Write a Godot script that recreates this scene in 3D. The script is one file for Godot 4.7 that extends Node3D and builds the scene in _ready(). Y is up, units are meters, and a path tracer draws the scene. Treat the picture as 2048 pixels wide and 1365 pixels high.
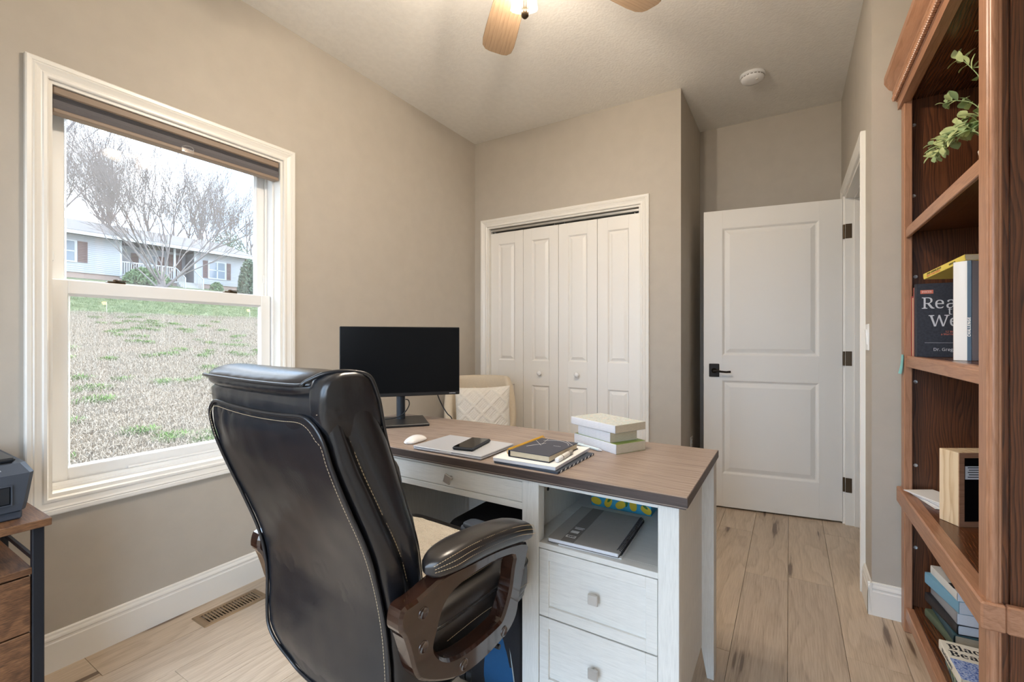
extends Node3D

# ---------------------------------------------------------------- helpers
const XL := -2.19      # left wall face
const HC := 2.74       # ceiling
const ZB := -3.011     # closet wall face
const XC := -0.586     # right end of the closet wall
const ZA := -3.73      # alcove back wall
const XD := 0.295      # wall with the door opening
const ZD := -2.42      # where that wall ends
const XR := 0.70       # right wall
const ZR := 0.62       # wall behind the camera
const RX0 := -1.95     # window behind the camera
const RX1 := 0.25
const DY := 0.765      # desk top

var M := {}
var used := {}
var rng := RandomNumberGenerator.new()

func mk() -> SurfaceTool:
	var st := SurfaceTool.new()
	st.begin(Mesh.PRIMITIVE_TRIANGLES)
	return st

func numbered(n: String) -> String:
	if not used.has(n):
		used[n] = 0
		return n
	used[n] += 1
	return "%s_%03d" % [n, used[n]]

func done(st: SurfaceTool) -> ArrayMesh:
	st.generate_normals()
	st.index()
	return st.commit()

func add(called: String, mesh: Mesh, mat: Material, parent: Node = self) -> MeshInstance3D:
	var o := MeshInstance3D.new()
	o.name = numbered(called) if parent == self else called
	o.mesh = mesh
	o.material_override = mat
	parent.add_child(o, true)
	return o

func obj(called: String, st: SurfaceTool, mat: Material, parent: Node = self) -> MeshInstance3D:
	return add(called, done(st), mat, parent)

func tag(o: Node3D, label: String, category: String, group := "", kind := "") -> Node3D:
	o.set_meta("label", label)
	o.set_meta("category", category)
	if group != "":
		o.set_meta("group", group)
	if kind != "":
		o.set_meta("kind", kind)
	return o

func thing(called: String, label: String, category: String, at := Vector3.ZERO, turn := 0.0, group := "") -> Node3D:
	var o := Node3D.new()
	o.name = numbered(called)
	add_child(o)
	o.position = at
	o.rotation_degrees.y = turn
	return tag(o, label, category, group)

func struct(called: String, st: SurfaceTool, mat: Material, label: String, category: String) -> MeshInstance3D:
	var o := obj(called, st, mat)
	tag(o, label, category, "", "structure")
	return o

func sroot(called: String, label: String, category: String, at := Vector3.ZERO, turn := 0.0) -> Node3D:
	var o := thing(called, label, category, at, turn)
	o.set_meta("kind", "structure")
	return o

func T(p: Vector3, deg := Vector3.ZERO) -> Transform3D:
	return Transform3D(Basis.from_euler(deg * PI / 180.0), p)

# one flat polygon, wound so that it faces away from ctr
func face(st: SurfaceTool, p: Array, ctr: Vector3) -> void:
	var n: Vector3 = (p[0] - p[2]).cross(p[0] - p[1])
	var q := p
	if n.dot(p[0] - ctr) < 0.0:
		q = p.duplicate()
		q.reverse()
	for i in range(1, q.size() - 1):
		st.add_vertex(q[0])
		st.add_vertex(q[i])
		st.add_vertex(q[i + 1])

# a box with chamfered edges
func bx(st: SurfaceTool, t: Transform3D, s: Vector3, b := 0.0) -> void:
	st.set_smooth_group(-1)
	var h := s * 0.5
	b = minf(b, minf(h.x, minf(h.y, h.z)) * 0.9)
	var c := t.origin
	if b <= 0.0:
		for ax in 3:
			for sg in [-1.0, 1.0]:
				var pts := []
				for k in [[-1, -1], [1, -1], [1, 1], [-1, 1]]:
					var v := Vector3.ZERO
					v[ax] = sg * h[ax]
					v[(ax + 1) % 3] = k[0] * h[(ax + 1) % 3]
					v[(ax + 2) % 3] = k[1] * h[(ax + 2) % 3]
					pts.append(t * v)
				face(st, pts, c)
		return
	for ax in 3:
		var a1 := (ax + 1) % 3
		var a2 := (ax + 2) % 3
		for sg in [-1.0, 1.0]:
			var pts := []
			for k in [[-1, -1], [1, -1], [1, 1], [-1, 1]]:
				var v := Vector3.ZERO
				v[ax] = sg * h[ax]
				v[a1] = k[0] * (h[a1] - b)
				v[a2] = k[1] * (h[a2] - b)
				pts.append(t * v)
			face(st, pts, c)
		for s1 in [-1.0, 1.0]:
			for s2 in [-1.0, 1.0]:
				var e := []
				for k in [[0, -1], [0, 1], [1, 1], [1, -1]]:
					var v := Vector3.ZERO
					v[ax] = k[1] * (h[ax] - b)
					v[a1] = s1 * (h[a1] - (b if k[0] == 0 else 0.0))
					v[a2] = s2 * (h[a2] - (0.0 if k[0] == 0 else b))
					e.append(t * v)
				face(st, e, c)
	for sx in [-1.0, 1.0]:
		for sy in [-1.0, 1.0]:
			for sz in [-1.0, 1.0]:
				face(st, [t * Vector3(sx * h.x, sy * (h.y - b), sz * (h.z - b)), t * Vector3(sx * (h.x - b), sy * h.y, sz * (h.z - b)), t * Vector3(sx * (h.x - b), sy * (h.y - b), sz * h.z)], c)

# box from min and max corner
func mm(st: SurfaceTool, a: Vector3, b: Vector3, bev := 0.0) -> void:
	var lo := Vector3(minf(a.x, b.x), minf(a.y, b.y), minf(a.z, b.z))
	var hi := Vector3(maxf(a.x, b.x), maxf(a.y, b.y), maxf(a.z, b.z))
	bx(st, Transform3D(Basis(), (lo + hi) * 0.5), hi - lo, bev)

func box1(a: Vector3, b: Vector3, bev := 0.0) -> SurfaceTool:
	var st := mk()
	mm(st, a, b, bev)
	return st

# smooth surface through rings of points; every ring has the same count
func loft(st: SurfaceTool, rings: Array, close_ring := true, cap := true, flip := false) -> void:
	st.set_smooth_group(0)
	var n: int = rings[0].size()
	for i in rings.size() - 1:
		for j in (n if close_ring else n - 1):
			var k := (j + 1) % n
			var a: Vector3 = rings[i][j]
			var b: Vector3 = rings[i][k]
			var c: Vector3 = rings[i + 1][k]
			var d: Vector3 = rings[i + 1][j]
			if flip:
				for v in [a, d, c, a, c, b]:
					st.add_vertex(v)
			else:
				for v in [a, b, c, a, c, d]:
					st.add_vertex(v)
	if cap and close_ring:
		st.set_smooth_group(-1)
		var mid := Vector3.ZERO
		for r in rings:
			for v in r:
				mid += v
		mid /= float(rings.size() * n)
		for e in [0, rings.size() - 1]:
			var ctr := Vector3.ZERO
			for v in rings[e]:
				ctr += v
			ctr /= float(n)
			for j in n:
				var a: Vector3 = rings[e][j]
				var b: Vector3 = rings[e][(j + 1) % n]
				if a.distance_squared_to(b) > 1e-12:
					face(st, [ctr, a, b], mid)
		st.set_smooth_group(0)

func tube(st: SurfaceTool, pts: Array, rad, sides := 8, closed := false, cap := true) -> void:
	var n := pts.size()
	var rings := []
	var up := Vector3.UP
	var d0: Vector3 = (pts[1] - pts[0]).normalized()
	if absf(d0.dot(up)) > 0.9:
		up = Vector3.RIGHT
	var side := d0.cross(up).normalized()
	for i in n:
		var d: Vector3
		if closed:
			d = (pts[(i + 1) % n] - pts[(i - 1 + n) % n]).normalized()
		else:
			d = (pts[mini(i + 1, n - 1)] - pts[maxi(i - 1, 0)]).normalized()
		side = (side - d * side.dot(d)).normalized()
		var u2 := side.cross(d)
		var r: float = rad[i] if rad is Array else rad
		var ring := []
		for k in sides:
			var a := TAU * k / sides
			ring.append(pts[i] + side * cos(a) * r + u2 * sin(a) * r)
		rings.append(ring)
	if closed:
		rings.append(rings[0])
	loft(st, rings, true, cap and not closed, true)

# profile of (radius, y) turned round the y axis of t
func lathe(st: SurfaceTool, t: Transform3D, prof: Array, sides := 20) -> void:
	var rings := []
	for p in prof:
		var ring := []
		for k in sides:
			var a := TAU * k / sides
			ring.append(t * Vector3(cos(a) * p.x, p.y, sin(a) * p.x))
		rings.append(ring)
	loft(st, rings, true, true, prof[prof.size() - 1].y < prof[0].y)

# superellipsoid cushion
func pillow(st: SurfaceTool, t: Transform3D, s: Vector3, e1 := 0.35, e2 := 0.35, nu := 28, nv := 16) -> void:
	var rings := []
	for j in nv + 1:
		var v := -PI / 2 + PI * j / nv
		var cv := pow(absf(cos(v)), e1)
		var sv := signf(sin(v)) * pow(absf(sin(v)), e1)
		if j == 0 or j == nv:
			cv = 0.0005
		var ring := []
		for i in nu:
			var u := TAU * i / nu
			ring.append(t * Vector3(s.x * 0.5 * cv * signf(cos(u)) * pow(absf(cos(u)), e2), s.y * 0.5 * sv, s.z * 0.5 * cv * signf(sin(u)) * pow(absf(sin(u)), e2)))
		rings.append(ring)
	loft(st, rings, true, false, false)

# 2D outline extruded along local z from 0 to depth, edges chamfered by b
func prism(st: SurfaceTool, t: Transform3D, poly: PackedVector2Array, depth: float, b := 0.0, hole := PackedVector2Array()) -> void:
	st.set_smooth_group(-1)
	if Geometry2D.is_polygon_clockwise(poly):
		poly = poly.duplicate()
		poly.reverse()
	var outlines := [poly]
	if hole.size() > 0:
		var hh := hole.duplicate()
		if not Geometry2D.is_polygon_clockwise(hh):
			hh.reverse()
		outlines.append(hh)
	var insets := []
	for o in outlines:
		var q := PackedVector2Array()
		var n: int = o.size()
		for i in n:
			var e1: Vector2 = (o[i] - o[(i - 1 + n) % n]).normalized()
			var e2: Vector2 = (o[(i + 1) % n] - o[i]).normalized()
			var nrm := Vector2(-e1.y - e2.y, e1.x + e2.x)
			nrm = nrm.normalized() if nrm.length() > 1e-5 else Vector2(-e1.y, e1.x)
			q.append(o[i] + nrm * b)
		insets.append(q)
	var flat: PackedVector2Array = insets[0]
	if hole.size() > 0:
		# bridge the hole to the outline
		var bi := 0
		var bj := 0
		var bd := 1e9
		for i in insets[0].size():
			for j in insets[1].size():
				var dd: float = insets[0][i].distance_squared_to(insets[1][j])
				if dd < bd:
					bd = dd
					bi = i
					bj = j
		var m := PackedVector2Array()
		for i in insets[0].size() + 1:
			m.append(insets[0][(bi + i) % insets[0].size()])
		for j in insets[1].size() + 1:
			m.append(insets[1][(bj + j) % insets[1].size()])
		flat = m
	var idx := Geometry2D.triangulate_polygon(flat)
	for sidez in 2:
		var z := 0.0 if sidez == 0 else depth
		var want := t.basis.z * (-1.0 if sidez == 0 else 1.0)
		for k in range(0, idx.size(), 3):
			var a := t * Vector3(flat[idx[k]].x, flat[idx[k]].y, z)
			var c := t * Vector3(flat[idx[k + 1]].x, flat[idx[k + 1]].y, z)
			var d := t * Vector3(flat[idx[k + 2]].x, flat[idx[k + 2]].y, z)
			if (a - d).cross(a - c).dot(want) < 0.0:
				var w := c
				c = d
				d = w
			st.add_vertex(a)
			st.add_vertex(c)
			st.add_vertex(d)
	for k in outlines.size():
		var o: PackedVector2Array = outlines[k]
		var q: PackedVector2Array = insets[k]
		var n := o.size()
		for i in n:
			var j := (i + 1) % n
			var lv := [[q[i], q[j], 0.0, o[i], o[j], b], [o[i], o[j], b, o[i], o[j], depth - b], [o[i], o[j], depth - b, q[i], q[j], depth]]
			for l in lv:
				if b <= 0.0 and l[2] == l[5]:
					continue
				var p0 := t * Vector3(l[0].x, l[0].y, l[2])
				var p1 := t * Vector3(l[1].x, l[1].y, l[2])
				var p2 := t * Vector3(l[4].x, l[4].y, l[5])
				var p3 := t * Vector3(l[3].x, l[3].y, l[5])
				var e: Vector2 = (o[j] - o[i]).normalized()
				var out := t.basis * Vector3(e.y, -e.x, 0)
				face(st, [p0, p1, p2, p3], (p0 + p2) * 0.5 - out * 0.01)

# moulding round a rectangle in the plane (o, U, V); profile = (distance outwards from the edge, height along N)
func frame_mould(st: SurfaceTool, o: Vector3, U: Vector3, V: Vector3, N: Vector3, u0: float, u1: float, v0: float, v1: float, prof: Array, sides := 4) -> void:
	st.set_smooth_group(-1)
	for i in prof.size() - 1:
		var rects := []
		for p in [prof[i], prof[i + 1]]:
			var w: float = p[0]
			var b := v0 - (w if sides == 4 else 0.0)
			rects.append([o + U * (u0 - w) + V * b + N * p[1], o + U * (u0 - w) + V * (v1 + w) + N * p[1], o + U * (u1 + w) + V * (v1 + w) + N * p[1], o + U * (u1 + w) + V * b + N * p[1]])
		var m := []
		for k in 4:
			m.append(o + (U * (u0 if k < 2 else u1)) + (V * (v0 if k == 0 or k == 3 else v1)))
		for k in (4 if sides == 4 else 3):
			var j := (k + 1) % 4
			var a: Vector3 = rects[0][k]
			var c: Vector3 = rects[1][j]
			var along: Vector3 = (rects[0][j] - rects[0][k]).normalized()
			var outw := along.cross(N)
			var ctr0: Vector3 = o + U * (u0 + u1) * 0.5 + V * (v0 + v1) * 0.5
			if outw.dot(a - ctr0) < 0.0:
				outw = -outw
			# the solid side lies at the middle of the moulding, below its surface
			var wmid: float = (prof[0][0] + prof[prof.size() - 1][0]) * 0.5
			var inner: Vector3 = ctr0 + outw * ((a - ctr0).dot(outw) - prof[i][0] + wmid) + along * (a - ctr0).dot(along) - N * 0.02
			face(st, [rects[0][k], rects[0][j], rects[1][j], rects[1][k]], inner)

func casing_prof(w := 0.058) -> Array:
	return [[0.0, 0.0], [0.0, 0.010], [0.004, 0.013], [0.012, 0.0135], [0.016, 0.010], [0.019, 0.0105], [0.030, 0.015], [0.036, 0.0185], [0.040, 0.0165], [0.043, 0.019], [w - 0.004, 0.020], [w, 0.017], [w, 0.0]]

# a straight run of baseboard along a wall; a, b on the floor at the wall face, n away from the wall
func baseboard(called: String, a: Vector3, b: Vector3, n: Vector3, label: String) -> void:
	var st := mk()
	var prof := [Vector2(0.0, 0.0), Vector2(0.014, 0.0), Vector2(0.014, 0.098), Vector2(0.0115, 0.102), Vector2(0.0115, 0.108), Vector2(0.0135, 0.112), Vector2(0.012, 0.118), Vector2(0.008, 0.124), Vector2(0.007, 0.131), Vector2(0.004, 0.135), Vector2(0.0, 0.135)]
	var mid := (a + b) * 0.5 + n * 0.004 + Vector3.UP * 0.05
	st.set_smooth_group(-1)
	for i in prof.size() - 1:
		var p: Vector2 = prof[i]
		var q: Vector2 = prof[i + 1]
		face(st, [a + n * p.x + Vector3.UP * p.y, b + n * p.x + Vector3.UP * p.y, b + n * q.x + Vector3.UP * q.y, a + n * q.x + Vector3.UP * q.y], mid)
	for e in [a, b]:
		var r := []
		for p in prof:
			r.append(e + n * p.x + Vector3.UP * p.y)
		face(st, r, mid)
	struct(called, st, M.trim, label, "baseboard")

func lettering(s: String, height: float, mat: Material, parent: Node3D, t: Transform3D, serif := false, bold := false, deep := 0.0004, italic := false) -> MeshInstance3D:
	var tm := TextMesh.new()
	var f := SystemFont.new()
	f.font_names = PackedStringArray(["Droid Serif" if serif else "Droid Sans"])
	f.font_weight = 700 if bold else 400
	f.font_italic = italic
	tm.font = f
	tm.text = s
	tm.font_size = 32
	tm.pixel_size = height / 23.0
	tm.depth = deep
	tm.curve_step = 2.0
	var o := add("lettering", tm, mat, parent)
	o.transform = t
	return o

# ---------------------------------------------------------------- textures and materials
func gray(freq: float, sd: int, octaves := 4, size := 512, kind := FastNoiseLite.TYPE_SIMPLEX_SMOOTH) -> PackedByteArray:
	var n := FastNoiseLite.new()
	n.seed = sd
	n.noise_type = kind
	n.frequency = freq
	n.fractal_octaves = octaves
	var im := n.get_seamless_image(size, size, false, false, 0.15, true)
	im.convert(Image.FORMAT_L8)
	return im.get_data()

func tex_from(bytes: PackedByteArray, size: int, ramp: Array, contrast := 1.0) -> ImageTexture:
	var lut := []
	for i in 256:
		var v := clampf((i / 255.0 - 0.5) * contrast + 0.5, 0.0, 0.9999) * (ramp.size() - 1)
		lut.append(ramp[int(v)].lerp(ramp[int(v) + 1], v - int(v)))
	var out := PackedByteArray()
	out.resize(size * size * 3)
	for i in size * size:
		var c: Color = lut[bytes[i]]
		out[i * 3] = int(c.r * 255.0)
		out[i * 3 + 1] = int(c.g * 255.0)
		out[i * 3 + 2] = int(c.b * 255.0)
	return ImageTexture.create_from_image(Image.create_from_data(size, size, false, Image.FORMAT_RGB8, out))

# wood: rings bent by noise, pores drawn out along the grain. along_u: grain runs along u, else along v
func wood_tex(sd: int, ramp: Array, rings: int, warp: float, ring_share: float, along_u := true, knots := 0, size := 512) -> ImageTexture:
	var n1 := gray(0.004, sd, 3, size)
	var n2 := gray(0.02, sd + 7, 4, size)
	var r := RandomNumberGenerator.new()
	r.seed = sd
	var kn := []
	for i in knots:
		kn.append([r.randf() * size, r.randf() * size, r.randf_range(5.0, 12.0)])
	var vals := PackedByteArray()
	vals.resize(size * size)
	for j in size:
		for i in size:
			var u := i if along_u else j
			var v := j if along_u else i
			var w := n1[v * size + u] / 255.0 - 0.5
			var bend := 0.0
			var dark := 0.0
			for k in kn:
				var du := (fposmod(u - k[0] + size * 0.5, size) - size * 0.5) / 2.6
				var dv := fposmod(v - k[1] + size * 0.5, size) - size * 0.5
				var q: float = sqrt(du * du + dv * dv) / k[2]
				if q < 5.0:
					bend += 0.55 * exp(-q * q * 0.25) * (1.0 if dv > 0 else -1.0)
					dark += 0.75 * exp(-q * q * 1.6) + 0.22 * exp(-q * q * 0.16)
			var ph := fposmod(rings * float(v) / size + warp * w + bend, 1.0)
			var ring := ph * ph * (1.0 if ph < 0.86 else (1.0 - ph) / 0.14)
			var pore := n2[((v * 6) % size) * size + u] / 255.0
			var pore2 := n2[((v * 17 + 91) % size) * size + ((u * 2 + 13) % size)] / 255.0
			var x := 1.0 - (ring_share * ring + (1.0 - ring_share) * (0.6 * pore + 0.4 * pore2))
			x = x - dark
			vals[j * size + i] = int(clampf(x, 0.0, 1.0) * 255.0)
	return tex_from(vals, size, ramp)

func C8(r: int, g: int, b: int) -> Color:
	return Color8(r, g, b)

func mat(c: Color, rough := 0.6, metal := 0.0, spec := 0.5) -> StandardMaterial3D:
	var m := StandardMaterial3D.new()
	m.albedo_color = c
	m.roughness = rough
	m.metallic = metal
	m.metallic_specular = spec
	return m

func tri(m: StandardMaterial3D, tex: Texture2D, scale: Vector3, world := false, off := Vector3.ZERO) -> StandardMaterial3D:
	m.albedo_texture = tex
	m.uv1_triplanar = true
	m.uv1_world_triplanar = world
	m.uv1_triplanar_sharpness = 8.0
	m.uv1_scale = scale
	m.uv1_offset = off
	return m

func bump(m: StandardMaterial3D, tex: Texture2D, cm: float) -> StandardMaterial3D:
	m.heightmap_enabled = true
	m.heightmap_texture = tex
	m.heightmap_scale = cm
	return m

func make_materials() -> void:
	var W := Color.WHITE
	var grain := tex_from(gray(0.05, 3, 4), 512, [Color.BLACK, W])
	var soft := tex_from(gray(0.012, 5, 3), 512, [Color(0.975, 0.975, 0.975), W])
	var peel := tex_from(gray(0.03, 11, 2), 512, [Color.BLACK, W])
	M.grain = grain
	M.wall = bump(tri(mat(C8(188, 180, 168), 0.72), soft, Vector3(1.3, 1.3, 1.3), true), peel, 0.02)
	M.ceiling = bump(tri(mat(C8(240, 237, 231), 0.85), soft, Vector3(3.4, 3.4, 3.4), true), peel, 0.09)
	M.trim = mat(C8(236, 233, 226), 0.33)
	M.door = mat(C8(238, 235, 229), 0.38)
	M.vinyl = mat(C8(240, 240, 238), 0.3)
	M.hall = mat(C8(200, 190, 174), 0.8)
	# floor: pale oak planks, grain along v (world z)
	var f1 := wood_tex(21, [C8(112, 94, 78), C8(184, 165, 143), C8(205, 187, 166), C8(216, 201, 182)], 5, 2.2, 0.32, false, 5)
	var f2 := wood_tex(22, [C8(124, 108, 94), C8(178, 160, 141), C8(200, 183, 164), C8(212, 198, 181)], 7, 1.6, 0.28, false, 2)
	M.plank = []
	for i in 10:
		var k := [1.0, 0.97, 1.0, 0.95, 0.985, 1.0, 0.96, 0.99, 0.975, 1.0][i] as float
		var m := tri(mat(Color(k, k * 0.995, k * 0.985), 0.34), f1 if i % 2 == 0 else f2, Vector3(2.3, 1.0, 0.55), true, Vector3(0.37 * i, 0, 0.61 * i))
		M.plank.append(bump(m, grain, 0.012))
	M.subfloor = mat(C8(70, 58, 48), 0.9)
	# desk
	M.desk_top = tri(mat(W, 0.42), wood_tex(31, [C8(70, 60, 55), C8(128, 112, 101), C8(166, 149, 136), C8(180, 165, 153)], 5, 1.4, 0.12, true), Vector3(0.45, 2.6, 2.6))
	M.desk_edge = tri(mat(C8(128, 116, 112), 0.45), wood_tex(32, [C8(96, 86, 82), C8(150, 138, 132), C8(190, 178, 170)], 12, 1.5, 0.2, true), Vector3(0.9, 6, 6))
	var wd := [C8(186, 184, 178), C8(216, 214, 208), C8(226, 224, 218), C8(232, 230, 225)]
	M.desk_white = tri(mat(W, 0.5), wood_tex(33, wd, 8, 1.6, 0.15, true), Vector3(1.2, 4, 4))
	M.desk_white_v = tri(mat(W, 0.5), wood_tex(34, wd, 8, 1.6, 0.15, false), Vector3(4, 1.2, 4))
	M.nickel = mat(C8(196, 194, 190), 0.32, 0.7)
	M.dark_hole = mat(C8(48, 44, 40), 0.8)
	# bookcase
	var ck := [C8(26, 16, 12), C8(58, 33, 21), C8(98, 58, 34), C8(130, 82, 50)]
	M.cherry = tri(mat(W, 0.27), wood_tex(41, ck, 26, 4.2, 0.42, true), Vector3(0.7, 4.2, 4.2))
	M.cherry_v = tri(mat(W, 0.36), wood_tex(42, ck, 26, 4.6, 0.42, false), Vector3(4.2, 0.6, 4.2))
	var cl := [C8(106, 70, 48), C8(152, 108, 80), C8(174, 128, 99), C8(188, 144, 116)]
	M.cherry_edge = tri(mat(W, 0.34), wood_tex(43, cl, 7, 1.6, 0.3, true), Vector3(1.1, 5, 5))
	M.cherry_edge_v = tri(mat(W, 0.34), wood_tex(44, cl, 7, 1.6, 0.3, false), Vector3(5, 1.1, 5))
	M.pine = tri(mat(W, 0.6), wood_tex(45, [C8(140, 102, 68), C8(206, 174, 134), C8(228, 204, 168), C8(236, 216, 186)], 4, 0.8, 0.6, false, 1), Vector3(9, 1.2, 9))
	# rustic cabinet
	M.rustic = tri(mat(W, 0.45), wood_tex(51, [C8(34, 22, 15), C8(80, 53, 34), C8(118, 82, 54), C8(146, 106, 72)], 4, 1.8, 0.3, true, 3), Vector3(1.2, 3.0, 3.0))
	M.black_metal = mat(C8(34, 37, 44), 0.38, 0.4)
	# fan
	M.blade = tri(mat(W, 0.5), wood_tex(52, [C8(112, 90, 68), C8(150, 124, 98), C8(172, 146, 118)], 14, 0.7, 0.3, true), Vector3(0.7, 4, 4))
	M.bronze = mat(C8(88, 72, 54), 0.35, 0.7)
	M.dark_bronze = mat(C8(42, 36, 31), 0.36, 0.75)
	M.shade_glass = mat(Color(1, 0.97, 0.9, 0.03), 0.05)
	M.shade_glass.transparency = BaseMaterial3D.TRANSPARENCY_ALPHA
	M.bulb = mat(C8(255, 236, 200), 0.4)
	M.bulb.emission_enabled = true
	M.bulb.emission = Color(1.0, 0.88, 0.68)
	M.bulb.emission_energy_multiplier = 14.0
	# glass of the window
	M.pane = mat(Color(0.95, 0.97, 1.0, 0.045), 0.0)
	M.pane.transparency = BaseMaterial3D.TRANSPARENCY_ALPHA
	M.pane_glare = mat(Color(0.95, 0.97, 1.0, 0.06), 0.0)  # upper pane: extra white in the glass paints in the washed-out daylight glare
	M.pane_glare.transparency = BaseMaterial3D.TRANSPARENCY_ALPHA
	M.shade_fabric = bump(tri(mat(C8(104, 101, 103), 0.95), soft, Vector3(30, 30, 30)), grain, 0.02)
	M.shade_rail = mat(C8(140, 121, 104), 0.5)
	M.clear = mat(Color(1, 1, 1, 0.12), 0.05)
	M.clear.transparency = BaseMaterial3D.TRANSPARENCY_ALPHA
	# chair
	var lgrain := tex_from(gray(0.07, 61, 3, 512, FastNoiseLite.TYPE_CELLULAR), 512, [Color.BLACK, W])
	M.leather = bump(tri(mat(C8(25, 27, 32), 0.27, 0.0, 0.6), soft, Vector3(4, 4, 4)), lgrain, 0.008)
	M.leather.uv1_scale = Vector3(4, 4, 4)
	M.leather_brown = bump(tri(mat(C8(44, 41, 40), 0.28, 0.0, 0.6), soft, Vector3(4, 4, 4)), lgrain, 0.008)
	M.thread = mat(C8(206, 184, 148), 0.8)
	M.arm_wood = tri(mat(W, 0.14), wood_tex(62, [C8(22, 12, 9), C8(44, 26, 19), C8(70, 44, 32)], 4, 1.2, 0.3, false), Vector3(6, 6, 2))
	M.arm_wood.clearcoat_enabled = true
	M.arm_wood.clearcoat = 1.0
	M.arm_wood.clearcoat_roughness = 0.06
	M.black_plastic = mat(C8(24, 24, 26), 0.45)
	M.chrome = mat(C8(190, 190, 192), 0.15, 1.0)
	M.fleece = bump(tri(mat(C8(222, 212, 194), 0.95), soft, Vector3(9, 9, 9)), grain, 0.6)
	M.fleece.uv1_scale = Vector3(5, 5, 5)
	M.black_fabric = bump(tri(mat(C8(30, 31, 36), 0.95), soft, Vector3(10, 10, 10)), grain, 0.05)
	M.blue_fabric = bump(tri(mat(C8(14, 74, 118), 0.8), soft, Vector3(10, 10, 10)), grain, 0.04)
	M.pale_cord = mat(C8(150, 160, 165), 0.7)
	# desk things
	M.screen = mat(C8(7, 10, 14), 0.3, 0.0, 0.3)
	M.monitor_plastic = mat(C8(26, 27, 30), 0.42)
	M.monitor_metal = mat(C8(44, 50, 58), 0.4, 0.3)
	M.silver = mat(C8(200, 203, 209), 0.36, 0.25)
	M.white_gloss = mat(C8(240, 240, 240), 0.2)
	M.phone_glass = mat(C8(14, 14, 16), 0.08)
	M.phone_case = mat(C8(26, 34, 44), 0.5)
	M.paper = tri(mat(C8(240, 239, 234), 0.9), soft, Vector3(8, 60, 8))
	M.paper_cream = tri(mat(C8(226, 214, 190), 0.9), tex_from(gray(0.05, 71, 2), 512, [Color(0.84, 0.82, 0.78), W]), Vector3(2, 90, 2))
	M.paper_white = tri(mat(C8(236, 236, 238), 0.85), tex_from(gray(0.05, 72, 2), 512, [Color(0.88, 0.88, 0.9), W]), Vector3(2, 90, 2))
	M.navy = mat(C8(54, 58, 72), 0.55)
	M.gold = mat(C8(214, 164, 52), 0.35, 0.7)
	M.white_wire = mat(C8(232, 232, 232), 0.4)
	M.black_wire = mat(C8(22, 22, 26), 0.4)
	M.grey_cover = tri(mat(C8(168, 164, 158), 0.7), soft, Vector3(6, 6, 6))
	M.grey_dark = mat(C8(126, 122, 117), 0.7)
	M.slate = mat(C8(58, 66, 78), 0.6)
	M.white = mat(C8(242, 242, 240), 0.6)
	M.ink = mat(C8(30, 30, 34), 0.7)
	M.pale_blue_pen = mat(C8(206, 222, 228), 0.35)
	var map_print := tex_from(gray(0.014, 73, 4), 512, [C8(166, 168, 162), C8(204, 208, 206), C8(184, 200, 194), C8(204, 192, 178), C8(214, 220, 222)], 1.5)
	M.map_cover = tri(mat(W, 0.35), map_print, Vector3(5, 5, 5))
	M.green_cover = tri(mat(C8(150, 172, 84), 0.5), soft, Vector3(5, 5, 5))
	M.lemon_blue = mat(C8(66, 160, 190), 0.4)
	M.lemon_yellow = mat(C8(226, 190, 50), 0.4)
	M.lemon_leaf = mat(C8(58, 120, 60), 0.4)
	# armchair
	M.linen = bump(tri(mat(C8(216, 203, 182), 0.95), soft, Vector3(8, 8, 8)), grain, 0.03)
	M.knit = bump(tri(mat(C8(234, 230, 221), 0.95), soft, Vector3(8, 8, 8)), grain, 0.05)
	# printer
	M.printer = mat(C8(62, 68, 78), 0.55)
	M.printer_dark = mat(C8(28, 32, 38), 0.3)
	M.vent_tan = mat(C8(150, 126, 98), 0.45, 0.3)
	# outdoors
	M.straw_ground = bump(tri(mat(W, 1.0, 0.0, 0.2), tex_from(gray(0.045, 81, 5), 512, [C8(90, 78, 63), C8(120, 107, 90), C8(139, 126, 108), C8(150, 138, 121)], 1.6), Vector3(0.9, 0.9, 0.9), true), grain, 3.0)
	M.green_ground = bump(tri(mat(W, 1.0, 0.0, 0.2), tex_from(gray(0.03, 82, 5), 512, [C8(78, 86, 62), C8(94, 103, 76), C8(106, 113, 86), C8(120, 122, 98)], 1.6), Vector3(0.35, 0.35, 0.35), true), grain, 3.0)
	M.bark = bump(tri(mat(W, 0.95, 0.0, 0.2), tex_from(gray(0.03, 83, 4), 512, [C8(96, 88, 84), C8(122, 114, 110), C8(140, 133, 129)]), Vector3(2, 2, 2)), grain, 1.0)
	M.siding = mat(C8(158, 158, 160), 0.6)
	M.roofing = tri(mat(W, 0.95), tex_from(gray(0.06, 84, 3), 512, [C8(80, 78, 78), C8(100, 98, 97)]), Vector3(1, 1, 1))
	M.shutter = mat(C8(104, 82, 78), 0.7)
	M.house_glass = mat(C8(120, 130, 140), 0.1)
	M.house_white = mat(C8(176, 176, 176), 0.5)
	M.stone = mat(C8(164, 160, 154), 0.9)
	M.mulch = bump(tri(mat(W, 1.0, 0.0, 0.2), tex_from(gray(0.09, 85, 4), 512, [C8(84, 74, 70), C8(120, 111, 106)]), Vector3(1, 1, 1)), grain, 4.0)
	M.flag = mat(C8(240, 210, 90), 0.7)
	M.leaf_green = mat(C8(98, 118, 82), 0.7, 0.0, 0.3)
	M.leaf_dark = mat(C8(92, 104, 84), 0.8, 0.0, 0.3)
	M.straw = mat(C8(150, 139, 124), 0.9, 0.0, 0.2)
	M.lawn_grass = mat(C8(104, 114, 80), 0.8, 0.0, 0.3)
	M.grass = mat(C8(88, 122, 50), 0.8, 0.0, 0.3)
	M.brick = mat(C8(150, 128, 116), 0.9)

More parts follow.
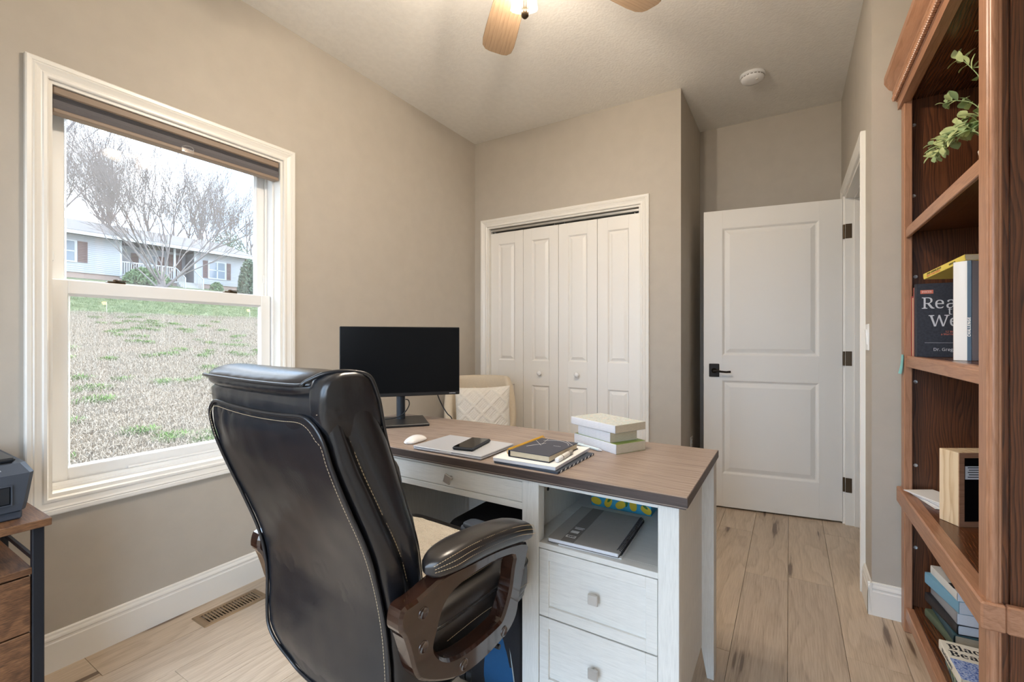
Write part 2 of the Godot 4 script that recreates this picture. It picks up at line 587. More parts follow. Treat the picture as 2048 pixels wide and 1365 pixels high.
# ---------------------------------------------------------------- scene
func _ready() -> void:
	rng.seed = 4711
	# camera
	var cam := Camera3D.new()
	cam.name = "camera"
	add_child(cam)
	cam.position = Vector3(0, 1.155, 0)
	cam.rotation_degrees = Vector3(0, 31.38, 0)
	cam.projection = Camera3D.PROJECTION_FRUSTUM
	cam.near = 0.05
	cam.far = 300.0
	cam.size = 2.0 * 0.05 * (682.5 / 910.0)
	cam.frustum_offset = Vector2(0, -4.5 / 910.0 * 0.05)
	cam.current = true
	# sky: bright thin cloud with blue gaps
	var cloud := gray(0.012, 91, 5, 512)
	var im := Image.create(512, 256, false, Image.FORMAT_RGBF)
	for j in 256:
		for i in 512:
			var k := smoothstep(0.35, 0.62, cloud[j * 512 + i] / 255.0)
			var c := Color(0.50, 0.72, 1.0).lerp(Color(0.88, 0.94, 1.0), k)
			im.set_pixel(i, j, c)
	var pano := PanoramaSkyMaterial.new()
	pano.panorama = ImageTexture.create_from_image(im)
	var sky := Sky.new()
	sky.sky_material = pano
	var env := Environment.new()
	env.background_mode = Environment.BG_SKY
	env.sky = sky
	env.background_energy_multiplier = 6.6
	env.tonemap_mode = Environment.TONE_MAPPER_LINEAR
	env.tonemap_exposure = 1.12
	env.sdfgi_enabled = true
	env.ssao_enabled = true
	env.ssil_enabled = true
	var we := WorldEnvironment.new()
	we.name = "environment"
	we.environment = env
	add_child(we)
	# sun: from beyond the closet end of the house, a little to the front of the neighbour's house
	var sun := DirectionalLight3D.new()
	sun.name = "sun"
	add_child(sun)
	sun.light_color = Color(1.0, 0.95, 0.87)
	sun.light_energy = 1.9
	sun.light_angular_distance = 1.2
	sun.shadow_enabled = true
	sun.look_at_from_position(Vector3.ZERO, Vector3(0.22, -0.62, 0.78), Vector3.UP)
	make_materials()
	build_shell()
	build_window()
	build_rear_window()
	build_closet_doors()
	build_door()
	build_outdoors()
	build_desk()
	build_office_chair()
	build_bookcase()
	build_cabinet_and_printer()
	build_armchair()
	build_under_desk()
	build_fan()
	build_desk_things()
	build_bookcase_things()
	build_small_fittings()

func build_shell() -> void:
	# floor of separate planks on a base
	var fl := sroot("floor", "pale oak plank floor with grey knots", "floor")
	# the duct of the floor register passes through planks and base
	var hx0 := -2.082
	var hx1 := -2.010
	var hz0 := -1.155
	var hz1 := -0.931
	var sb := mk()
	mm(sb, Vector3(XL - 0.16, -0.06, ZR + 0.12), Vector3(hx0, -0.012, ZA - 0.12))
	mm(sb, Vector3(hx1, -0.06, ZR + 0.12), Vector3(1.75, -0.012, ZA - 0.12))
	mm(sb, Vector3(hx0, -0.06, ZR + 0.12), Vector3(hx1, -0.012, hz1))
	mm(sb, Vector3(hx0, -0.06, hz0), Vector3(hx1, -0.012, ZA - 0.12))
	obj("subfloor", sb, M.subfloor, fl)
	var w := 0.182
	var row := 0
	var x := XL
	var half := {}
	while x < XR:
		var x1 := minf(x + w, XR)
		var z := ZR - fposmod(row * 0.47 + (row % 3) * 0.21, 1.22)
		var first := ZR
		while first > ZA:
			var last := maxf(z, ZA)
			if first - last > 0.02:
				var m: Material = M.plank[rng.randi() % 10]
				if row == 0 and last < hz1 and first > hz0:
					var pk := mk()
					mm(pk, Vector3(x + 0.0006, -0.012, first - 0.0004), Vector3(hx0, 0.0, last + 0.0004))
					mm(pk, Vector3(hx1, -0.012, first - 0.0004), Vector3(x1 - 0.0006, 0.0, last + 0.0004))
					if first > hz1:
						mm(pk, Vector3(hx0, -0.012, first - 0.0004), Vector3(hx1, 0.0, hz1))
					if last < hz0:
						mm(pk, Vector3(hx0, -0.012, hz0), Vector3(hx1, 0.0, last + 0.0004))
					obj("plank", pk, m, fl)
				else:
					obj("plank", box1(Vector3(x + 0.0006, -0.012, first - 0.0004), Vector3(x1 - 0.0006, 0.0, last + 0.0004), 0.0007), m, fl)
			first = last
			z -= 1.22
		x += w
		row += 1
	var st := mk()
	mm(st, Vector3(XL - 0.16, HC, ZR + 0.12), Vector3(1.75, HC + 0.12, ZA - 0.12))
	struct("ceiling", st, M.ceiling, "off-white ceiling with a fine knockdown texture", "ceiling")
	# left wall with the window opening
	st = mk()
	var X0 := XL - 0.16
	mm(st, Vector3(X0, -0.06, ZR + 0.12), Vector3(XL, HC, -0.507))
	mm(st, Vector3(X0, -0.06, -1.361), Vector3(XL, HC, ZA - 0.12))
	mm(st, Vector3(X0, -0.06, -0.507), Vector3(XL, 0.602, -1.361))
	mm(st, Vector3(X0, 2.055, -0.507), Vector3(XL, HC, -1.361))
	struct("wall_left", st, M.wall, "greige painted wall with the window opening", "wall")
	# closet wall
	st = mk()
	mm(st, Vector3(XL, 0.0, ZB - 0.115), Vector3(-2.065, HC, ZB))
	mm(st, Vector3(-0.84, 0.0, ZB - 0.115), Vector3(XC, HC, ZB))
	mm(st, Vector3(-2.065, 2.045, ZB - 0.115), Vector3(-0.84, HC, ZB))
	mm(st, Vector3(XC - 0.115, 0.0, ZA), Vector3(XC, HC, ZB - 0.115))
	struct("wall_back", st, M.wall, "greige closet wall boxed out into the room", "wall")
	st = mk()
	mm(st, Vector3(XL - 0.16, -0.06, ZA - 0.12), Vector3(1.75, HC, ZA))
	struct("wall_alcove", st, M.wall, "greige wall at the end of the door alcove", "wall")
	# wall with the door opening, its return and the right wall
	st = mk()
	mm(st, Vector3(XD, 0, ZA), Vector3(XD + 0.115, HC, -3.505))
	mm(st, Vector3(XD, 0, -2.66), Vector3(XD + 0.115, HC, ZD))
	mm(st, Vector3(XD, 2.045, -3.505), Vector3(XD + 0.115, HC, -2.66))
	mm(st, Vector3(XD + 0.115, 0, ZD - 0.115), Vector3(1.75, HC, ZD))
	struct("wall_door", st, M.wall, "greige wall with the doorway and its outside corner", "wall")
	st = mk()
	mm(st, Vector3(XR, -0.06, ZR + 0.12), Vector3(XR + 0.12, HC, ZD))
	struct("wall_right", st, M.wall, "greige wall behind the bookcase", "wall")
	st = mk()
	mm(st, Vector3(XL, -0.06, ZR), Vector3(RX0, HC, ZR + 0.16))
	mm(st, Vector3(RX1, -0.06, ZR), Vector3(XR, HC, ZR + 0.16))
	mm(st, Vector3(RX0, -0.06, ZR), Vector3(RX1, 0.0, ZR + 0.16))
	mm(st, Vector3(RX0, 2.055, ZR), Vector3(RX1, HC, ZR + 0.16))
	struct("wall_rear", st, M.wall, "greige wall opposite the closet", "wall")
	st = mk()
	mm(st, Vector3(1.63, -0.06, ZD - 0.115), Vector3(1.75, HC, ZA))
	struct("wall_hall", st, M.hall, "hallway wall beyond the doorway", "wall")
	st = mk()
	mm(st, Vector3(XR, -0.012, ZD - 0.115), Vector3(1.63, 0, ZA))
	struct("floor_hall", st, M.plank[1], "oak floor of the hallway beyond the doorway", "floor")
	# baseboards
	var U := Vector3.UP
	baseboard("baseboard_left", Vector3(XL, 0, ZR), Vector3(XL, 0, ZB), Vector3.RIGHT, "white baseboard along the window wall")
	baseboard("baseboard_back", Vector3(XL, 0, ZB), Vector3(-2.125, 0, ZB), Vector3.BACK, "short white baseboard between corner and closet casing")
	baseboard("baseboard_closet", Vector3(-0.78, 0, ZB), Vector3(XC + 0.014, 0, ZB), Vector3.BACK, "white baseboard right of the closet doors")
	baseboard("baseboard_alcove", Vector3(XC, 0, ZB), Vector3(XC, 0, ZA), Vector3.RIGHT, "white baseboard on the side of the closet")
	baseboard("baseboard_end", Vector3(XC, 0, ZA), Vector3(XD, 0, ZA), Vector3.BACK, "white baseboard behind the open door")
	baseboard("baseboard_corner", Vector3(XD, 0, -2.60), Vector3(XD, 0, ZD + 0.014), Vector3.LEFT, "short white baseboard beside the doorway casing")
	baseboard("baseboard_return", Vector3(XD - 0.014, 0, ZD), Vector3(XR, 0, ZD), Vector3.BACK, "white baseboard running behind the bookcase from the corner")
	baseboard("baseboard_right", Vector3(XR, 0, ZR), Vector3(XR, 0, ZD), Vector3.LEFT, "white baseboard along the bookcase wall")
	baseboard("baseboard_rear", Vector3(RX1 + 0.06, 0, ZR), Vector3(XR, 0, ZR), Vector3.FORWARD, "white baseboard beside the sliding glass door")

func build_rear_window() -> void:
	# glazed sliding door behind the camera; the chair back, baseboards and desk fronts show its daylight
	var r := sroot("door_3", "white sliding glass door in the wall opposite the closet", "glass door")
	var st := mk()
	frame_mould(st, Vector3(0, 0, ZR), Vector3.RIGHT, Vector3.UP, Vector3.FORWARD, RX0, RX1, 0.0, 2.055, casing_prof(), 3)
	obj("casing", st, M.trim, r)
	st = mk()
	mm(st, Vector3(RX0, 0.025, ZR), Vector3(RX0 + 0.02, 2.035, ZR + 0.15))
	mm(st, Vector3(RX1 - 0.02, 0.025, ZR), Vector3(RX1, 2.035, ZR + 0.15))
	mm(st, Vector3(RX0, 0.0, ZR), Vector3(RX1, 0.025, ZR + 0.15))
	mm(st, Vector3(RX0, 2.035, ZR), Vector3(RX1, 2.055, ZR + 0.15))
	obj("frame", st, M.vinyl, r)
	var mid := (RX0 + RX1) * 0.5
	for q in [[RX0 + 0.02, mid + 0.03, 0.07], [mid - 0.03, RX1 - 0.02, 0.12]]:
		st = mk()
		var z: float = ZR + q[2]
		mm(st, Vector3(q[0], 0.025, z - 0.04), Vector3(q[0] + 0.06, 2.035, z), 0.003)
		mm(st, Vector3(q[1] - 0.06, 0.025, z - 0.04), Vector3(q[1], 2.035, z), 0.003)
		mm(st, Vector3(q[0] + 0.06, 0.025, z - 0.04), Vector3(q[1] - 0.06, 0.10, z), 0.003)
		mm(st, Vector3(q[0] + 0.06, 1.975, z - 0.04), Vector3(q[1] - 0.06, 2.035, z), 0.003)
		var leaf := obj("leaf", st, M.vinyl, r)
		obj("pane", box1(Vector3(q[0] + 0.055, 0.095, z - 0.022), Vector3(q[1] - 0.055, 1.98, z - 0.019)), M.pane, leaf)
	st = mk()
	tube(st, [Vector3(RX1 - 0.05, 0.95, ZR + 0.08), Vector3(RX1 - 0.05, 0.96, ZR + 0.04), Vector3(RX1 - 0.05, 1.14, ZR + 0.04), Vector3(RX1 - 0.05, 1.15, ZR + 0.08)], 0.009, 8)
	obj("handle", st, M.vinyl, r)

func build_window() -> void:
	var r := sroot("window_1", "white double-hung window with a wide picture-frame casing", "window")
	var z0 := -0.507
	var z1 := -1.361
	var y0 := 0.602
	var y1 := 2.055
	var o := Vector3(XL, 0, 0)
	var U := Vector3(0, 0, -1)
	# u runs along -z
	var st := mk()
	frame_mould(st, o, U, Vector3.UP, Vector3.RIGHT, -z0 + 0.0, -z1, y0, y1, casing_prof())
	obj("casing", st, M.trim, r)
	# lining boards of the reveal
	st = mk()
	mm(st, Vector3(XL - 0.055, y0, z0), Vector3(XL, y0 + 0.012, z1))
	mm(st, Vector3(XL - 0.055, y1 - 0.012, z0), Vector3(XL, y1, z1))
	mm(st, Vector3(XL - 0.055, y0 + 0.012, z0), Vector3(XL, y1 - 0.012, z0 - 0.012))
	mm(st, Vector3(XL - 0.055, y0 + 0.012, z1 + 0.012), Vector3(XL, y1 - 0.012, z1))
	obj("reveal", st, M.trim, r)
	# vinyl frame with a sloped sill and side tracks
	st = mk()
	mm(st, Vector3(XL - 0.155, y0 + 0.022, z0), Vector3(XL - 0.055, y1 - 0.03, z0 - 0.022), 0.002)
	mm(st, Vector3(XL - 0.155, y0 + 0.022, z1 + 0.022), Vector3(XL - 0.055, y1 - 0.03, z1), 0.002)
	mm(st, Vector3(XL - 0.155, y1 - 0.03, z0), Vector3(XL - 0.055, y1, z1), 0.002)
	mm(st, Vector3(XL - 0.155, y0, z0), Vector3(XL - 0.055, y0 + 0.022, z1), 0.002)
	mm(st, Vector3(XL - 0.062, y0 + 0.022, z0 - 0.022), Vector3(XL - 0.056, y0 + 0.036, z1 + 0.022), 0.001)
	mm(st, Vector3(XL - 0.104, y0 + 0.7, z0 - 0.022), Vector3(XL - 0.098, y1 - 0.03, z0 - 0.034), 0.001)
	mm(st, Vector3(XL - 0.104, y0 + 0.7, z1 + 0.022), Vector3(XL - 0.098, y1 - 0.03, z1 + 0.034), 0.001)
	obj("frame", st, M.vinyl, r)
	# lower sash (towards the room) and upper sash (outside)
	for k in 2:
		var xa := XL - 0.098 if k == 0 else XL - 0.140
		var xb := XL - 0.066 if k == 0 else XL - 0.106
		var ya := 0.626 if k == 0 else 1.325
		var yb := 1.372 if k == 0 else 2.024
		var za := z0 - 0.024
		var zb := z1 + 0.024
		var gl := [-0.577, -1.289]
		var by := ya + (0.055 if k == 0 else 0.045)
		var ty := yb - (0.052 if k == 0 else 0.04)
		st = mk()
		mm(st, Vector3(xa, ya, za), Vector3(xb, yb, gl[0]), 0.003)
		mm(st, Vector3(xa, ya, gl[1]), Vector3(xb, yb, zb), 0.003)
		mm(st, Vector3(xa, ya, gl[0]), Vector3(xb, by, gl[1]), 0.003)
		mm(st, Vector3(xa, ty, gl[0]), Vector3(xb, yb, gl[1]), 0.003)
		frame_mould(st, Vector3(xb - 0.012, 0, 0), U, Vector3.UP, Vector3.RIGHT, -gl[0] + 0.008, -gl[1] - 0.008, by + 0.008, ty - 0.008, [[0.0, 0.0], [0.004, 0.005], [0.008, 0.011]])
		if k == 0:
			mm(st, Vector3(xb, ya + 0.012, -0.75), Vector3(xb + 0.008, ya + 0.022, -1.12), 0.003)
		var sash := obj("lower_sash" if k == 0 else "upper_sash", st, M.vinyl, r)
		st = mk()
		mm(st, Vector3(xb - 0.016, by - 0.004, gl[0] + 0.004), Vector3(xb - 0.013, ty + 0.004, gl[1] - 0.004))
		obj("pane", st, M.pane if k == 0 else M.pane_glare, sash)
		if k == 0:
			for zz in [-0.72, -1.15]:
				st = mk()
				mm(st, Vector3(xa + 0.004, yb, zz + 0.03), Vector3(xb - 0.004, yb + 0.008, zz - 0.03), 0.003)
				lathe(st, T(Vector3((xa + xb) * 0.5, yb + 0.008, zz)), [Vector2(0.012, 0), Vector2(0.012, 0.006), Vector2(0.008, 0.009), Vector2(0.0, 0.009)], 12)
				mm(st, Vector3(xb - 0.012, yb + 0.009, zz + 0.004), Vector3(xb + 0.004, yb + 0.013, zz - 0.03), 0.002)
				obj("sash_lock", st, M.bronze, sash)
		else:
			for zz in [za - 0.012, zb + 0.012]:
				st = mk()
				mm(st, Vector3(xb, 1.44, zz + 0.005), Vector3(xb + 0.004, 1.48, zz - 0.005), 0.002)
				obj("tilt_latch", st, M.vinyl, sash)
	# cellular shade drawn up under the head
	var s := thing("cellular_shade", "brown cellular window shade drawn up to the top of the window", "blind")
	st = mk()
	mm(st, Vector3(XL - 0.046, 2.014, z0 - 0.014), Vector3(XL - 0.006, 2.042, z1 + 0.014), 0.004)
	obj("headrail", st, M.shade_rail, s)
	for i in 4:
		st = mk()
		var yy := 2.0165 - 0.0055 * i
		var dn := 0.0024 if i < 3 else 0.0155
		if i == 3:
			yy = 1.9870
		var zl := z0 - 0.016
		var zr := z1 + 0.016
		var hex := []
		for q in [[-0.044, 0.0], [-0.040, dn], [-0.012, dn], [-0.008, 0.0], [-0.012, -dn], [-0.040, -dn]]:
			hex.append(Vector2(q[0], q[1]))
		prism(st, Transform3D(Basis(Vector3.RIGHT, Vector3.UP, Vector3.BACK), Vector3(XL, yy - 0.005, zr)), PackedVector2Array(hex), zl - zr, 0.0)
		obj("pleat", st, M.shade_fabric, s)
	st = mk()
	mm(st, Vector3(XL - 0.044, 1.950, z0 - 0.015), Vector3(XL - 0.007, 1.966, z1 + 0.015), 0.003)
	obj("bottom_rail", st, M.shade_rail, s)
	st = mk()
	mm(st, Vector3(XL - 0.007, 1.950, -0.915), Vector3(XL - 0.003, 1.968, -0.962), 0.001)
	var hp := []
	for i in 9:
		var a := PI * i / 8.0
		hp.append(Vector3(XL - 0.004 + 0.014 * sin(a), 1.968 + 0.006 * sin(a), -0.938 + 0.022 * cos(a)))
	tube(st, hp, 0.0018, 6)
	obj("handle", st, M.clear, s)

# a moulded panel door: x 0..w, y 0..h, front at z 0 facing +z; rects = panel openings sharing x0, x1
func panel_leaf(called: String, parent: Node3D, t: Transform3D, w: float, h: float, thick: float, x0: float, x1: float, ys: Array, m: Material, mould := 0.038) -> MeshInstance3D:
	var st := mk()
	mm(st, Vector3(0, 0, -thick), Vector3(w, h, -0.010), 0.001)
	mm(st, Vector3(0, 0, -0.011), Vector3(x0, h, 0), 0.0012)
	mm(st, Vector3(x1, 0, -0.011), Vector3(w, h, 0), 0.0012)
	var y := 0.0
	for q in ys:
		mm(st, Vector3(x0, y, -0.011), Vector3(x1, q[0], 0))
		y = q[1]
	mm(st, Vector3(x0, y, -0.011), Vector3(x1, h, 0))
	var leaf := obj(called, st, m, parent)
	leaf.transform = t
	for q in ys:
		var sp := mk()
		var k := mould
		frame_mould(sp, Vector3.ZERO, Vector3.RIGHT, Vector3.UP, Vector3.BACK, x0 + k, x1 - k, q[0] + k, q[1] - k, [[0.0, -0.0015], [k * 0.50, -0.0085], [k * 0.56, -0.0098], [k * 0.72, -0.0098], [k * 0.80, -0.006], [k * 0.92, -0.002], [k, 0.0]])
		mm(sp, Vector3(x0 + k, q[0] + k, -0.009), Vector3(x1 - k, q[1] - k, -0.0015))
		obj("panel", sp, m, leaf)
	return leaf

func build_closet_doors() -> void:
	var r := sroot("door_2", "white bifold closet doors with four tall panelled leaves", "closet door")
	var st := mk()
	frame_mould(st, Vector3(0, 0, ZB), Vector3.RIGHT, Vector3.UP, Vector3.BACK, -2.065, -0.84, 0, 2.045, casing_prof(), 3)
	obj("casing", st, M.trim, r)
	st = mk()
	mm(st, Vector3(-2.065, 0, ZB - 0.115), Vector3(-2.053, 2.033, ZB))
	mm(st, Vector3(-0.852, 0, ZB - 0.115), Vector3(-0.84, 2.033, ZB))
	mm(st, Vector3(-2.065, 2.033, ZB - 0.115), Vector3(-0.84, 2.045, ZB))
	obj("jamb", st, M.trim, r)
	st = mk()
	mm(st, Vector3(-2.05, 2.012, ZB - 0.06), Vector3(-0.855, 2.033, ZB - 0.056))
	mm(st, Vector3(-2.05, 2.012, ZB - 0.032), Vector3(-0.855, 2.033, ZB - 0.028))
	mm(st, Vector3(-2.05, 2.029, ZB - 0.06), Vector3(-0.855, 2.033, ZB - 0.028))
	obj("track", st, M.nickel, r)
	var lw := (2.053 - 0.852) / 4.0
	for i in 4:
		var x := -2.053 + lw * i + 0.0015
		var t := T(Vector3(x, 0.012, ZB - 0.028))
		var leaf := panel_leaf("leaf", r, t, lw - 0.003, 1.985, 0.032, 0.075, lw - 0.078, [[0.17, 0.79], [0.975, 1.895]], M.door, 0.034)
		st = mk()
		var px := 0.03 if i % 2 == 0 else lw - 0.03
		if i == 1:
			px = lw - 0.04
		if i == 2:
			px = 0.04
		if i == 3:
			px = lw - 0.04
		lathe(st, T(Vector3(px, 1.985, -0.016)), [Vector2(0.004, 0), Vector2(0.004, 0.03), Vector2(0.0, 0.03)], 8)
		obj("pivot_pin", st, M.nickel, leaf)
		if i == 1 or i == 2:
			st = mk()
			lathe(st, T(Vector3(lw * 0.5, 0.885, 0), Vector3(90, 0, 0)), [Vector2(0.009, 0), Vector2(0.008, 0.008), Vector2(0.012, 0.013), Vector2(0.018, 0.019), Vector2(0.0185, 0.026), Vector2(0.014, 0.031), Vector2(0.0, 0.033)], 20)
			obj("knob", st, M.white_gloss, leaf)
	# closet is dark inside: only a shelf and rod stand behind the leaves
	st = mk()
	mm(st, Vector3(-2.19, 1.72, ZA), Vector3(XC - 0.115, 1.74, ZA + 0.30))
	var sh := obj("closet_shelf", st, M.trim, r)

func build_door() -> void:
	var r := sroot("door_1", "white two-panel door standing open in the alcove", "door")
	# casing and jambs of the doorway
	var st := mk()
	frame_mould(st, Vector3(XD, 0, 0), Vector3(0, 0, -1), Vector3.UP, Vector3.LEFT, 2.66, 3.505, 0, 2.045, casing_prof(), 3)
	obj("casing", st, M.trim, r)
	st = mk()
	mm(st, Vector3(XD, 0, -2.66), Vector3(XD + 0.115, 2.027, -2.678))
	mm(st, Vector3(XD, 0, -3.487), Vector3(XD + 0.115, 2.027, -3.505))
	mm(st, Vector3(XD, 2.027, -2.66), Vector3(XD + 0.115, 2.045, -3.505))
	mm(st, Vector3(XD + 0.045, 0, -3.477), Vector3(XD + 0.08, 2.017, -3.487), 0.002)
	mm(st, Vector3(XD + 0.045, 0, -2.678), Vector3(XD + 0.08, 2.017, -2.688), 0.002)
	mm(st, Vector3(XD + 0.045, 2.017, -2.678), Vector3(XD + 0.08, 2.027, -3.487), 0.002)
	obj("jamb", st, M.trim, r)
	# slab: hinge edge at x 0.29, free edge at x -0.51
	var hinge := Vector3(XD - 0.012, 0.012, -3.50)
	var free := Vector3(-0.507, 0.012, -3.378)
	var d := (hinge - free).normalized()
	var b := Basis(d, Vector3.UP, d.cross(Vector3.UP))
	var w := hinge.distance_to(free)
	var slab := panel_leaf("slab", r, Transform3D(b, free), w, 2.018, 0.035, 0.118, w - 0.125, [[0.225, 0.86], [1.03, 1.895]], M.door, 0.045)
	# lever on a rectangular plate
	st = mk()
	mm(st, Vector3(0.034, 0.882, 0), Vector3(0.098, 0.972, 0.008), 0.003)
	var hd := obj("handle", st, M.dark_bronze, slab)
	st = mk()
	lathe(st, T(Vector3(0.066, 0.925, 0.006), Vector3(90, 0, 0)), [Vector2(0.018, 0), Vector2(0.017, 0.008), Vector2(0.010, 0.012), Vector2(0.010, 0.045), Vector2(0.0, 0.047)], 16)
	tube(st, [Vector3(0.06, 0.925, 0.043), Vector3(0.08, 0.926, 0.046), Vector3(0.11, 0.921, 0.046), Vector3(0.14, 0.919, 0.043), Vector3(0.166, 0.921, 0.038)], [0.010, 0.009, 0.0072, 0.0068, 0.0078], 10)
	obj("lever", st, M.dark_bronze, hd)
	st = mk()
	mm(st, Vector3(-0.001, 0.90, -0.03), Vector3(0.001, 0.955, -0.006))
	obj("latch_plate", st, M.dark_bronze, slab)
	for y in [1.81, 1.02, 0.235]:
		st = mk()
		tube(st, [Vector3(w + 0.006, y - 0.044, 0.004), Vector3(w + 0.006, y + 0.044, 0.004)], 0.0065, 10)
		mm(st, Vector3(w + 0.006, y - 0.044, 0.003), Vector3(w + 0.036, y + 0.044, 0.0045), 0.0005)
		obj("hinge", st, M.bronze, slab)
		st = mk()
		mm(st, Vector3(XD + 0.001, y + 0.012 - 0.045, -3.4872), Vector3(XD + 0.034, y + 0.012 + 0.045, -3.4845), 0.001)
		obj("hinge_leaf", st, M.bronze, r)

# ---------------------------------------------------------------- outdoors
func ground_y(x: float, z: float) -> float:
	var d := -x - 2.4
	return -0.42 + 0.1545 * d + 0.05 * sin(z * 0.31 + 0.4) * sin(x * 0.27) * clampf(d * 0.2, 0.0, 1.0)

func ground_patch(called: String, xa: float, xb: float, m: Material, label: String) -> void:
	var st := mk()
	st.set_smooth_group(0)
	var nx := int(absf(xb - xa) / 0.5)
	var nz := 90
	for i in nx:
		for j in nz:
			var p := []
			for k in [[0, 0], [1, 0], [1, 1], [0, 1]]:
				var x := lerpf(xa, xb, float(i + k[0]) / nx)
				var z := lerpf(14.0, -52.0, float(j + k[1]) / nz)
				p.append(Vector3(x, ground_y(x, z), z))
			for v in [p[0], p[2], p[1], p[0], p[3], p[2]]:
				st.add_vertex(v)
	var o := obj(called, st, m)
	tag(o, label, "ground", "", "structure")

func blade_mesh(w: float, h: float, n: int, spread: float, sd: int) -> ArrayMesh:
	var r := RandomNumberGenerator.new()
	r.seed = sd
	var st := mk()
	st.set_smooth_group(-1)
	for i in n:
		var a := r.randf() * TAU
		var lean := r.randf_range(0.3, 1.2)
		var base := Vector3(r.randf_range(-spread, spread), 0, r.randf_range(-spread, spread))
		var side := Vector3(cos(a), 0, sin(a)) * w
		var dir := Vector3(-sin(a), 0, cos(a))
		var hh := h * r.randf_range(0.6, 1.2)
		var tip := base + Vector3.UP * hh * cos(lean * 0.8) + dir * hh * sin(lean)
		var mid := base + Vector3.UP * hh * 0.55 + dir * hh * 0.2
		st.add_vertex(base - side)
		st.add_vertex(mid)
		st.add_vertex(base + side)
		st.add_vertex(mid - side * 0.7)
		st.add_vertex(tip)
		st.add_vertex(mid + side * 0.7)
	return done(st)

func scatter(called: String, mesh: Mesh, m: Material, at: Array, label: String, category: String) -> void:
	var mmesh := MultiMesh.new()
	mmesh.transform_format = MultiMesh.TRANSFORM_3D
	mmesh.mesh = mesh
	mmesh.instance_count = at.size()
	for i in at.size():
		mmesh.set_instance_transform(i, at[i])
	var o := MultiMeshInstance3D.new()
	o.name = numbered(called)
	o.multimesh = mmesh
	o.material_override = m
	add_child(o, true)
	tag(o, label, category, "", "stuff")

func branch(st: SurfaceTool, p: Vector3, d: Vector3, length: float, rad: float, depth: int, r: RandomNumberGenerator, up: float, spread: float, kids: int) -> void:
	var pts := [p]
	var rads := [rad]
	var n := 4 if depth > 1 else 3
	var q := p
	var dd := d
	for i in n:
		dd = (dd + Vector3(r.randf_range(-1, 1), r.randf_range(-0.6, 1.0) * up, r.randf_range(-1, 1)) * 0.11 + Vector3.UP * up * 0.03).normalized()
		q += dd * length / n
		pts.append(q)
		rads.append(maxf(0.0038, rad * (1.0 - 0.6 * float(i + 1) / n)))
	tube(st, pts, rads, 6 if rad > 0.05 else (4 if rad > 0.012 else 3), false, false)
	if depth <= 0:
		return
	for k in kids:
		var f := r.randf_range(0.35, 1.0) if k > 0 else 1.0
		var at: Vector3 = pts[clampi(int(f * n), 1, n)]
		var a := r.randf() * TAU
		var perp := dd.cross(Vector3(cos(a), 0.3, sin(a))).normalized()
		var nd := (dd * (1.0 - spread * 0.4) + perp * spread * r.randf_range(0.6, 1.2) + Vector3.UP * up * 0.25).normalized()
		branch(st, at, nd, length * r.randf_range(0.58, 0.8), rad * r.randf_range(0.4, 0.55), depth - 1, r, up, spread, kids)

func bare_tree(called: String, at: Vector3, h: float, rad: float, depth: int, kids: int, sd: int, m: Material, label: String, stems := 1, spread := 0.55, group := "") -> Node3D:
	var r := RandomNumberGenerator.new()
	r.seed = sd
	var root := thing(called, label, "tree", at, 0.0, group)
	var st := mk()
	var tr := mk()
	if stems == 1:
		var d := Vector3(r.randf_range(-0.06, 0.06), 1, r.randf_range(-0.06, 0.06)).normalized()
		var pts := []
		var rads := []
		var q := Vector3(0, -0.25, 0)
		for i in 7:
			pts.append(q)
			rads.append(rad * (1.15 - 0.1 * i))
			q += d * h * 0.075
			d = (d + Vector3(r.randf_range(-0.1, 0.1), 0.05, r.randf_range(-0.1, 0.1))).normalized()
		tube(tr, pts, rads, 8, false, false)
		for k in 5:
			var a := TAU * k / 5.0 + r.randf()
			var dd := (Vector3.UP * 1.1 + Vector3(cos(a), 0, sin(a)) * (0.15 if k == 0 else spread)).normalized()
			branch(st, pts[6 - (k % 3)], dd, h * (0.42 if k == 0 else 0.3), rad * 0.42, depth, r, 0.7, spread, kids)
	else:
		tube(tr, [Vector3(0, -0.2, 0), Vector3(0, 0.15, 0), Vector3(0, 0.5, 0), Vector3(0.02, 0.8, 0.02)], [rad * 1.5, rad * 1.15, rad, rad * 0.9], 10, false, false)
		for k in stems:
			var a := TAU * k / stems + r.randf_range(-0.25, 0.25)
			var tilt := 0.12 if k == 0 else r.randf_range(0.25, 1.5)
			var dd := (Vector3.UP + Vector3(cos(a), 0, sin(a)) * tilt).normalized()
			branch(st, Vector3(0, r.randf_range(0.25, 0.75), 0), dd, h * r.randf_range(0.28, 0.38), rad * r.randf_range(0.24, 0.36), depth, r, 0.6, spread, kids)
	obj("trunk", tr, m, root)
	obj("branches", st, m, root)
	return root

